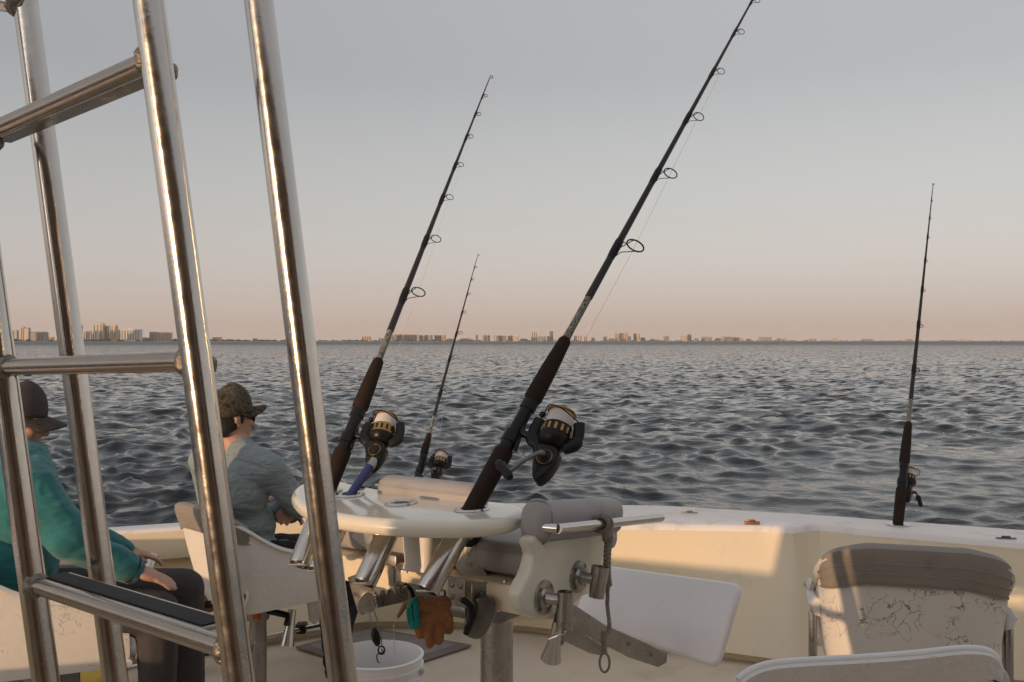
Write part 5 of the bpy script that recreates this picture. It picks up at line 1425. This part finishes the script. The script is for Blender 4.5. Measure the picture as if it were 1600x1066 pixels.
def build_rod(label, a, b, fr, guides, reel_s, sidev, reel_f, rscale=1.0, tilt=0.0, pref='dark', hs=1, bend=0.0, butt=0.22, kmin=0.0, flange=False):
    """a: where the rod leaves its holder, b: tip. fr: fractions (reel seat start, seat end, foregrip end, wrap end)"""
    a, b = Vector(a), Vector(b)
    d = (b - a).normalized(); Lr = (b - a).length
    sv = Vector(sidev); sv = (sv - d * sv.dot(d)).normalized(); yv = d.cross(sv)
    t = thing('fishing_rod', label, 'fishing rod', a, 'fishing rods with spinning reels')
    def pt(f): return a + (b - a) * f + sv * bend * max(0, f - 0.3) ** 2
    q = rscale
    f0, f1, f2, f3 = fr
    bm = bmesh.new(); tube(bm, [a - d * butt, a - d * (butt * .3), a + d * 0.01, pt(f0 * .5), pt(f0 * .94), pt(f0)], [0.020 * q, 0.021 * q, 0.0215 * q, 0.0225 * q, 0.023 * q, 0.019 * q], 20); finish(bm, 'butt_grip', M_EVA, t)
    bm = bmesh.new()
    seat = [pt(f0), pt(f0 + (f1 - f0) * .12), pt(f0 + (f1 - f0) * .13), pt(f0 + (f1 - f0) * .34), pt(f0 + (f1 - f0) * .35), pt(f0 + (f1 - f0) * .8), pt(f0 + (f1 - f0) * .82), pt(f1)]
    tube(bm, seat, [0.0185 * q, 0.0185 * q, 0.0215 * q, 0.0215 * q, 0.0165 * q, 0.0165 * q, 0.0195 * q, 0.0195 * q], 20); finish(bm, 'reel_seat', M_BLACK, t, sharp=30)
    bm = bmesh.new(); tube(bm, [pt(f1), pt(f1 + (f2 - f1) * .05), pt(f1 + (f2 - f1) * .5), pt(f1 + (f2 - f1) * .88), pt(f2 - .004), pt(f2)], [0.019 * q, 0.0225 * q, 0.0205 * q, 0.0165 * q, 0.0155 * q, 0.011 * q], 20); finish(bm, 'fore_grip', M_EVA, t)
    bm = bmesh.new(); tube(bm, [pt(f2), pt(f2 + .012), pt(f3)], [0.0105 * q, 0.0095 * q, 0.0088 * q], 16); finish(bm, 'mottled_wrap', M_WRAP, t)
    fs = np.linspace(f3, 1, 14)
    bm = bmesh.new(); tube(bm, [pt(f) for f in fs], [(0.0086 * (1 - (f - f3) / (1 - f3)) + 0.0017) * q for f in fs], 14); finish(bm, 'blank', M_BLANK, t)
    line_pts = []
    for f, rr_, off in guides:
        p = pt(f); c = p + sv * (off + rr_) ; r_rod = (0.0086 * (1 - (f - f3) / (1 - f3)) + 0.0017) * q
        bm = bmesh.new()
        ring = [c + d * 0.012 * (rr_ / 0.02) + (sv * math.cos(k) + yv * math.sin(k)) * rr_ for k in np.linspace(0, 2 * math.pi, 25)]
        tube(bm, ring, max(0.0011, rr_ * 0.09), 8, caps=False)
        near = c - sv * rr_ + d * 0.012 * (rr_ / 0.02)
        for sg in (-1, 1):
            tube(bm, [p + sv * r_rod * .6 - d * (0.02 + rr_), p + sv * (off * .6) + yv * sg * rr_ * .35 - d * rr_ * .4, c + yv * sg * rr_ * 0.95 + d * 0.012 * (rr_ / 0.02)], max(0.0009, rr_ * 0.055), 6)
        tube(bm, [p + sv * r_rod * .6 + d * (0.012 + rr_ * .4), near], max(0.0009, rr_ * 0.055), 6)
        finish(bm, 'guide', M_BLACKM, t)
        bm = bmesh.new(); tube(bm, [pt(f) - d * (0.022 + rr_), pt(f) - d * (0.010 + rr_ * .5), pt(f) + d * (0.006 + rr_ * .4), pt(f) + d * (0.016 + rr_ * .4)], [r_rod * 1.02, r_rod * 1.22, r_rod * 1.22, r_rod * 1.02], 12); finish(bm, 'guide_wrap', M_BLACK, t)
        line_pts.append(c + d * 0.012 * (rr_ / 0.02))
    # tip ring
    bm = bmesh.new(); ring = [b + sv * bend * .49 + d * 0.006 + sv * 0.006 + (sv * math.cos(k) + yv * math.sin(k)) * 0.006 for k in np.linspace(0, 2 * math.pi, 17)]
    tube(bm, ring, 0.0014, 6, caps=False); finish(bm, 'tip_ring', M_BLACKM, t)
    p = pt(reel_f)
    ct, st_ = math.cos(R(tilt)), math.sin(R(tilt))
    Mw = Matrix.Translation(p) @ Matrix((sv * ct + d * st_, yv, d * ct - sv * st_)).transposed().to_4x4()
    build_reel(t, Mw, reel_s, pref, hs)
    start = Mw @ (Vector((0.108 - 0.040, 0, 0.085)) * reel_s)
    bm = bmesh.new(); tube(bm, [start] + line_pts + [b], 0.00045, 4); finish(bm, 'fishing_line', M_LINE, t)
    if flange:
        bm = bmesh.new(); lathe(bm, [(0.024, 0.001), (0.058, 0.001), (0.056, 0.005), (0.03, 0.008), (0.024, 0.008)], Vector((a.x, a.y, GUN)), (0, 0, 1), 24)
        o = finish(bm, 'flush_rod_holder', M_STEEL, boat)
    return t

def frac(a, b, px, py):
    """position along a..b that lies closest to a sight line"""
    best = (1e9, 0)
    for k in range(0, 1001):
        p = a + (b - a) * (k / 1000)
        u_ = 800 + p.x / p.y * FPX; v_ = 533 - (p.z - H) / p.y * FPX
        e = (u_ - px) ** 2 + (v_ - py) ** 2
        if e < best[0]: best = (e, k / 1000)
    return best[1]

a, b = RODS['big']
fr = (frac(a, b, 790, 702), frac(a, b, 832, 628), frac(a, b, 886, 530), frac(a, b, 921, 466))
gd = [(frac(a, b, x, y), r_, o_) for x, y, r_, o_ in ((966, 386, 0.0260, 0.026), (1027, 273, 0.0205, 0.020), (1075, 184, 0.0165, 0.016), (1113, 112, 0.0125, 0.012), (1145, 49, 0.0105, 0.010), (1172, 0, 0.009, 0.008))]
CAMR = Vector((0.93, -0.35, 0.0))
build_rod('largest fishing rod, standing in the rod table, its reel hanging to the right', a, b, fr, gd, 1.08, CAMR, frac(a, b, 808, 691), 1.12, tilt=11, pref='dark', hs=-1, butt=0.20)
a, b = RODS['left']
fr = (frac(a, b, 533, 700), frac(a, b, 558, 640), frac(a, b, 588, 560), frac(a, b, 603, 515))
gd = [(frac(a, b, x, y), r_, o_) for x, y, r_, o_ in ((630, 459, 0.0225, 0.022), (663, 375, 0.0175, 0.017), (690, 310, 0.013, 0.013), (709, 258, 0.0105, 0.010), (727, 214, 0.009, 0.008), (741, 179, 0.0075, 0.007), (752, 150, 0.0065, 0.006))]
build_rod('fishing rod left of centre with gold and white spinning reel, near the blue grip', a, b, fr, gd, 0.96, Vector((0.96, -0.25, 0)), frac(a, b, 544, 690), 1.10, tilt=6, pref='gold', hs=1, butt=0.20)
a, b = W(640, 792, 5.05), W(746, 400, 6.3)
fr = (frac(a, b, 652, 745), frac(a, b, 659, 710), frac(a, b, 669, 677), frac(a, b, 676, 650))
gd = [(frac(a, b, x, y), r_, o_) for x, y, r_, o_ in ((690, 613, 0.022, 0.020), (704, 560, 0.017, 0.016), (714, 522, 0.0135, 0.012), (722, 489, 0.0105, 0.010), (729, 460, 0.0085, 0.008), (735, 437, 0.007, 0.006), (741, 418, 0.006, 0.006))]
build_rod('distant slender fishing rod rising behind the grey back cushion', a, b, fr, gd, 0.98, Vector((0.95, -0.3, 0)), frac(a, b, 655, 728), 1.0, pref='gold', hs=-1, butt=0.22, flange=True)
a, b = W(1403, 819, 4.70), W(1458, 288, 5.75)
fr = (frac(a, b, 1410, 762), frac(a, b, 1414, 725), frac(a, b, 1419, 660), frac(a, b, 1424, 625))
gd = [(frac(a, b, x, y), r_, o_) for x, y, r_, o_ in ((1430, 576, 0.021, 0.019), (1438, 507, 0.017, 0.015), (1443, 452, 0.0125, 0.012), (1447, 406, 0.0095, 0.009), (1451, 370, 0.008, 0.007), (1454, 340, 0.007, 0.006), (1456, 313, 0.006, 0.005))]
build_rod('nearly upright fishing rod standing alone in the right gunwale', a, b, fr, gd, 1.0, Vector((0.55, 0.8, 0)), frac(a, b, 1412, 742), 1.16, pref='dark', hs=-1, butt=0.25, flange=True)

# ------------------------------------------------------------------ small loose things
def build_blue():
    p = onz(547, 774, TT); e = W(579, 728, 2.70)
    d = (e - p).normalized()
    t = thing('short_rod_butt', 'short blue wrapped handle standing in the second ring of the rod table', 'handle', p)
    bm = bmesh.new(); tube(bm, [p - d * 0.14, p, p.lerp(e, .5), e], [0.0105, 0.0118, 0.0122, 0.0115], 16); finish(bm, 'blue_handle', M_BLUE, t)
    bm = bmesh.new(); tube(bm, [e - d * 0.004, e + d * 0.022], 0.0135, 16); finish(bm, 'metal_collar', M_STEELW, t)
build_blue()

def build_glove(label, c, m, scale, lens, widths, ang, name, cuff):
    t = thing(name, label, 'glove', c)
    Mz = Matrix.Rotation(R(ang), 3, 'Z')
    parts = [('c', c + Mz @ Vector((-0.028 * scale, 0, 0.0)), 0.018 * scale, c + Mz @ Vector((0.030 * scale, 0, 0.0)), 0.018 * scale),
             ('c', c + Mz @ Vector((-0.030 * scale, 0, -0.03 * scale)), 0.017 * scale, c + Mz @ Vector((0.034 * scale, 0, -0.03 * scale)), 0.017 * scale)]
    for x, L_, dx in lens:
        a_ = c + Mz @ Vector((x * scale, 0.002 * math.sin(x * 90), -0.032 * scale)); b_ = c + Mz @ Vector(((x + dx) * scale, -0.006 * math.cos(x * 70), -(0.032 + L_) * scale))
        parts.append(('c', a_, widths * scale, a_.lerp(b_, .5), widths * .98 * scale)); parts.append(('c', a_.lerp(b_, .5), widths * .98 * scale, b_, widths * .88 * scale))
    o = sub(blob(parts, 'palm_and_fingers', m, t, 0.0028, 2, disp=0.006, dscale=0.025))
    if cuff: blob(cuff(c, Mz), 'cuff', m, o, 0.004, 2, disp=0.004, dscale=0.02)
build_glove('orange suede work glove hanging fingers down under the rod table', W(676, 944, 2.38), M_ORANGE, 1.02, [(-0.034, 0.042, 0.004), (-0.010, 0.062, 0.002), (0.015, 0.056, 0.0), (0.038, 0.034, 0.002)], 0.0135, 12, 'work_glove',
            lambda c, M: [('c', c + M @ Vector((-0.03, 0.0, 0.012)), 0.012, c + M @ Vector((-0.066, 0.01, 0.0)), 0.009), ('c', c + M @ Vector((-0.066, 0.01, 0.0)), 0.008, c + M @ Vector((-0.085, 0.01, -0.03)), 0.005)])
def build_teal():
    t = thing('knit_glove_cuff', 'teal knitted cuff tucked beside the orange work glove', 'cuff', W(648, 960, 2.39))
    bm = bmesh.new(); P_ = [(633, 952), (638, 941), (646, 938), (650, 950), (651, 968), (653, 980), (641, 985), (635, 972)]
    prism(bm, smooth_closed([W(x, y, 2.34) for x, y in P_], 3), (0.012, 0.045, 0), 0.009, 3)
    o = sub(finish(bm, 'knit_tube', M_TEALG, t))
    bm = bmesh.new(); bm.faces.new([bm.verts.new(W(x, y, 2.3385)) for x, y in ((635, 956), (639, 950), (641, 962), (640, 976), (636, 968))]); finish(bm, 'cuff_fold', mat('teal_knit_inner', (0.010, 0.13, 0.125), 0.95), o)
build_teal()

def build_rope():
    r0, r1 = RODS['rail']
    # point on the rail above (940, 808)
    best = min(((abs(800 + (r0.lerp(r1, k / 200)).x / (r0.lerp(r1, k / 200)).y * FPX - 941)), k / 200) for k in range(201))[1]
    p = r0.lerp(r1, best); d = (r1 - r0).normalized(); sd = Vector((d.y, -d.x, 0)).normalized()
    t = thing('braided_rope', 'grey braided rope with end loop tied to the armrest rail', 'rope', p + Vector((0, 0, -0.38)))
    bm = bmesh.new()
    def strand(path, r, n=3, pitch=0.028, rs=0.55):
        path = [Vector(q) for q in path]
        dense = smooth_open(path, 10)
        s = 0; out = [[] for _ in range(n)]
        for i, q in enumerate(dense):
            if i: s += (dense[i] - dense[i - 1]).length
            tg = (dense[min(i + 1, len(dense) - 1)] - dense[max(i - 1, 0)]).normalized()
            M_ = frame_z(tg, (0.3, 1, 0.1))
            for k in range(n):
                a_ = 2 * math.pi * (s / pitch + k / n)
                out[k].append(q + M_ @ Vector((math.cos(a_) * r * .5, math.sin(a_) * r * .5, 0)))
        for o_ in out: tube(bm, o_, r * rs, 6)
    q0 = p + sd * 0.016
    tail = W(944, 1022, q0.y - 0.01)
    strand([q0 + Vector((0.003, 0, -0.01)), q0 + Vector((0.0, 0, -0.06)), q0 + Vector((-0.002, 0, -0.11)), q0 + Vector((0.001, 0, -0.155))], 0.0105, 3, 0.034)
    zt = q0.z - 0.15; zb = tail.z
    strand([Vector((q0.x + 0.001, q0.y, zt)), Vector((q0.x - 0.001, q0.y, zt * .7 + zb * .3)), Vector((q0.x + 0.004, q0.y, zt * .35 + zb * .65)), Vector((tail.x, tail.y, zb + 0.05))], 0.0060, 3, 0.022)
    strand([Vector((tail.x - .001, tail.y, zb + 0.055)), Vector((tail.x, tail.y, zb + 0.002))], 0.0085, 3, 0.026)
    finish(bm, 'strands', M_ROPE, t)
    bm = bmesh.new(); c = Vector((p.x, p.y, p.z))
    M_ = frame_z(d, UP)
    for off, rr_ in ((-0.008, 0.019), (0.008, 0.0195)):
        ring = [c + d * (off + 0.006 * math.sin(k * 1.0)) + M_ @ Vector((math.cos(k) * rr_, math.sin(k) * rr_, 0)) for k in np.linspace(0, 2 * math.pi, 21)]
        tube(bm, ring, 0.0062, 8, caps=False)
    ret = bmesh.ops.create_icosphere(bm, subdivisions=2, radius=0.0145)
    for v in ret['verts']: v.co = Vector((v.co.x, v.co.y, v.co.z * 1.5)) * (1 + .2 * mnoise.noise(v.co * 200)) + q0 + Vector((0, 0, -0.03))
    finish(bm, 'knot', M_ROPE, t)
    bm = bmesh.new(); lc = Vector((tail.x + 0.001, tail.y, zb - 0.022))
    tube(bm, [lc + Vector((0.0125 * math.sin(k), 0, 0.024 * math.cos(k))) for k in np.linspace(0, 2 * math.pi, 25)], 0.0032, 8, caps=False); finish(bm, 'end_loop', M_ROPE, t)
build_rope()

def build_bucket():
    c = W(590, 1022, 3.5); c.z = DECK
    zt = H - (1022 - 533) / FPX * 3.5 - DECK
    t = thing('bucket', 'white plastic bucket standing on deck in front of the hatch', 'bucket', c)
    bm = bmesh.new(); r_ = 0.166
    lathe(bm, [(0, 0.004), (r_ * .86, 0.004), (r_ * .87, 0.012), (r_ * .95, zt - 0.075), (r_ * 1.0, zt - 0.072), (r_ * 1.0, zt - 0.066), (r_ * .955, zt - 0.064), (r_ * .965, zt - 0.042), (r_ * 1.01, zt - 0.040), (r_ * 1.012, zt - 0.034), (r_ * .965, zt - 0.032), (r_ * .97, zt - 0.010), (r_ * 1.01, zt - 0.006), (r_ * 1.012, zt), (r_ * .955, zt + 0.002), (r_ * .945, zt - 0.01), (r_ * .85, 0.012), (0, 0.010)], c, seg=56)
    body = sub(finish(bm, 'bucket_wall', mat('bucket_white', (0.76, 0.74, 0.72), 0.35, var=0.03, stain=(0.6, 0.55, 0.5), stscale=8, stlo=.6, sthi=.9), t))
    bm = bmesh.new(); tube(bm, [c + Vector((0.172 * math.cos(k), -0.02 - 0.10 * math.sin(k) - 0.09 * math.sin(k), zt - 0.05 - 0.14 * math.sin(k))) for k in np.linspace(0, math.pi, 25)], 0.0028, 6); finish(bm, 'bail_handle', M_PLAST, t)
    for sg in (-1, 1):
        bm = bmesh.new(); lathe(bm, [(0, .012), (.014, .012), (.016, 0), (0, 0)], c + Vector((sg * 0.162, -0.02, zt - 0.05)), (sg, 0, 0), 14); finish(bm, 'handle_ear', M_PLAST, t)
build_bucket()

def build_rig():
    a = W(577, 944, 2.385)
    t = thing('hook_rig', 'looped leader with dark snap and hook hanging over the white bucket', 'fishing tackle', a)
    bm = bmesh.new()
    tube(bm, smooth_open([W(574, 943, 2.39), W(579, 965, 2.385), W(583, 983, 2.38), W(586, 992, 2.38)], 4), 0.0012, 6)
    tube(bm, smooth_open([W(580, 942, 2.39), W(588, 965, 2.385), W(594, 988, 2.38), W(597, 1012, 2.38)], 4), 0.0015, 6); finish(bm, 'leader', M_ROPE, t)
    bm = bmesh.new(); lathe(bm, [(0, 0), (0.007, 0.006), (0.011, 0.02), (0.010, 0.036), (0.005, 0.047), (0, 0.049)], W(591, 1011, 2.38), (-0.25, 0, 1), 14); finish(bm, 'lead_weight', M_BLACK, t)
    bm = bmesh.new(); c = W(596, 1016, 2.38)
    tube(bm, [c + Vector((0.008 * math.cos(k), 0, 0.010 * math.sin(k))) for k in np.linspace(0, 2 * math.pi, 17)], 0.002, 6, caps=False); finish(bm, 'snap_ring', M_BLACKM, t)
    bm = bmesh.new(); tube(bm, smooth_open([W(596, 1014, 2.38), W(600, 1022, 2.38), W(595, 1020, 2.38), W(589, 1024, 2.38), W(590, 1033, 2.38), W(593, 1036, 2.38)], 5), 0.0016, 6); finish(bm, 'hook', M_BLACKM, t)
    bm = bmesh.new(); tube(bm, smooth_open([W(632, 950, 2.40), W(624, 962, 2.40), W(616, 975, 2.40), W(616, 996, 2.42), W(617, 1020, 2.44)], 4), 0.0009, 5); finish(bm, 'loose_line', M_LINE, t)
build_rig()

def build_bag():
    c = W(316, 936, 4.02)
    t = thing('strapped_pouch', 'brown leather pouch with black straps hanging behind the man\'s white chair', 'bag', c)
    o = sub(blob([('c', c + Vector((0.01, 0.01, -0.015)), 0.040, c + Vector((-0.012, 0.01, 0.018)), 0.020), ('c', c + Vector((0.03, 0.0, -0.03)), 0.028, c + Vector((-0.02, 0.0, -0.035)), 0.022)], 'pouch_body', M_CORK, t, 0.004, 3, disp=0.006, dscale=0.02))
    for dz, da in ((-0.02, 0.0), (-0.038, 0.02)):
        bm = bmesh.new(); tube(bm, smooth_open([c + Vector((-0.05, -0.02, dz - 0.012)), c + Vector((-0.01, -0.042, dz + 0.004)), c + Vector((0.05, -0.03, dz + 0.018))], 5), 0.006, 8); finish(bm, 'strap', M_BLACK, o)
    bm = bmesh.new(); tube(bm, smooth_open([c + Vector((-0.035, -0.02, -0.01)), c + Vector((-0.02, -0.02, 0.035)), c + Vector((0.0, 0.0, 0.06)), c + Vector((0.03, 0.02, 0.075))], 5), 0.004, 8); finish(bm, 'hanging_strap', M_BLACK, o)
build_bag()

def build_sack():
    c = onz(142, 1075, DECK + 0.06); c.z = DECK
    t = thing('folded_sack', 'folded yellow fabric sack with a brown edge on the deck beside the ladder', 'sack', c)
    bm = bmesh.new(); box(bm, c + Vector((0.0, 0, 0.07)), (0.22, 0.22, 0.13), Matrix.Rotation(R(-12), 3, 'Z'), 0.035, 4)
    for v in bm.verts: v.co += Vector((0, 0, 0.02 * mnoise.noise(v.co * 9)))
    o = sub(finish(bm, 'fabric', M_YEL, t, sharp=70))
    bm = bmesh.new(); box(bm, c + Vector((0.03, 0.10, 0.145)), (0.20, 0.03, 0.03), Matrix.Rotation(R(-12), 3, 'Z'), 0.006); finish(bm, 'brown_edge', M_BROWN, o)
build_sack()

# ------------------------------------------------------------------ the evening air
def build_haze():
    bm = bmesh.new(); box(bm, (0, 0, 75), (24000, 24000, 160))
    m = bpy.data.materials.new('evening_haze'); m.use_nodes = True
    nt = m.node_tree; nt.nodes.clear()
    o_ = nt.nodes.new('ShaderNodeOutputMaterial'); v = nt.nodes.new('ShaderNodeVolumePrincipled')
    v.inputs['Color'].default_value = (0.9, 0.86, 0.84, 1)
    v.inputs['Density'].default_value = 0.000035
    v.inputs['Anisotropy'].default_value = 0.0
    nt.links.new(v.outputs[0], o_.inputs['Volume'])
    o = finish(bm, 'haze', m, smooth=False)
    o['kind'] = 'stuff'
build_haze()

for o in SC.objects:
    if 'wp' in o: del o['wp']
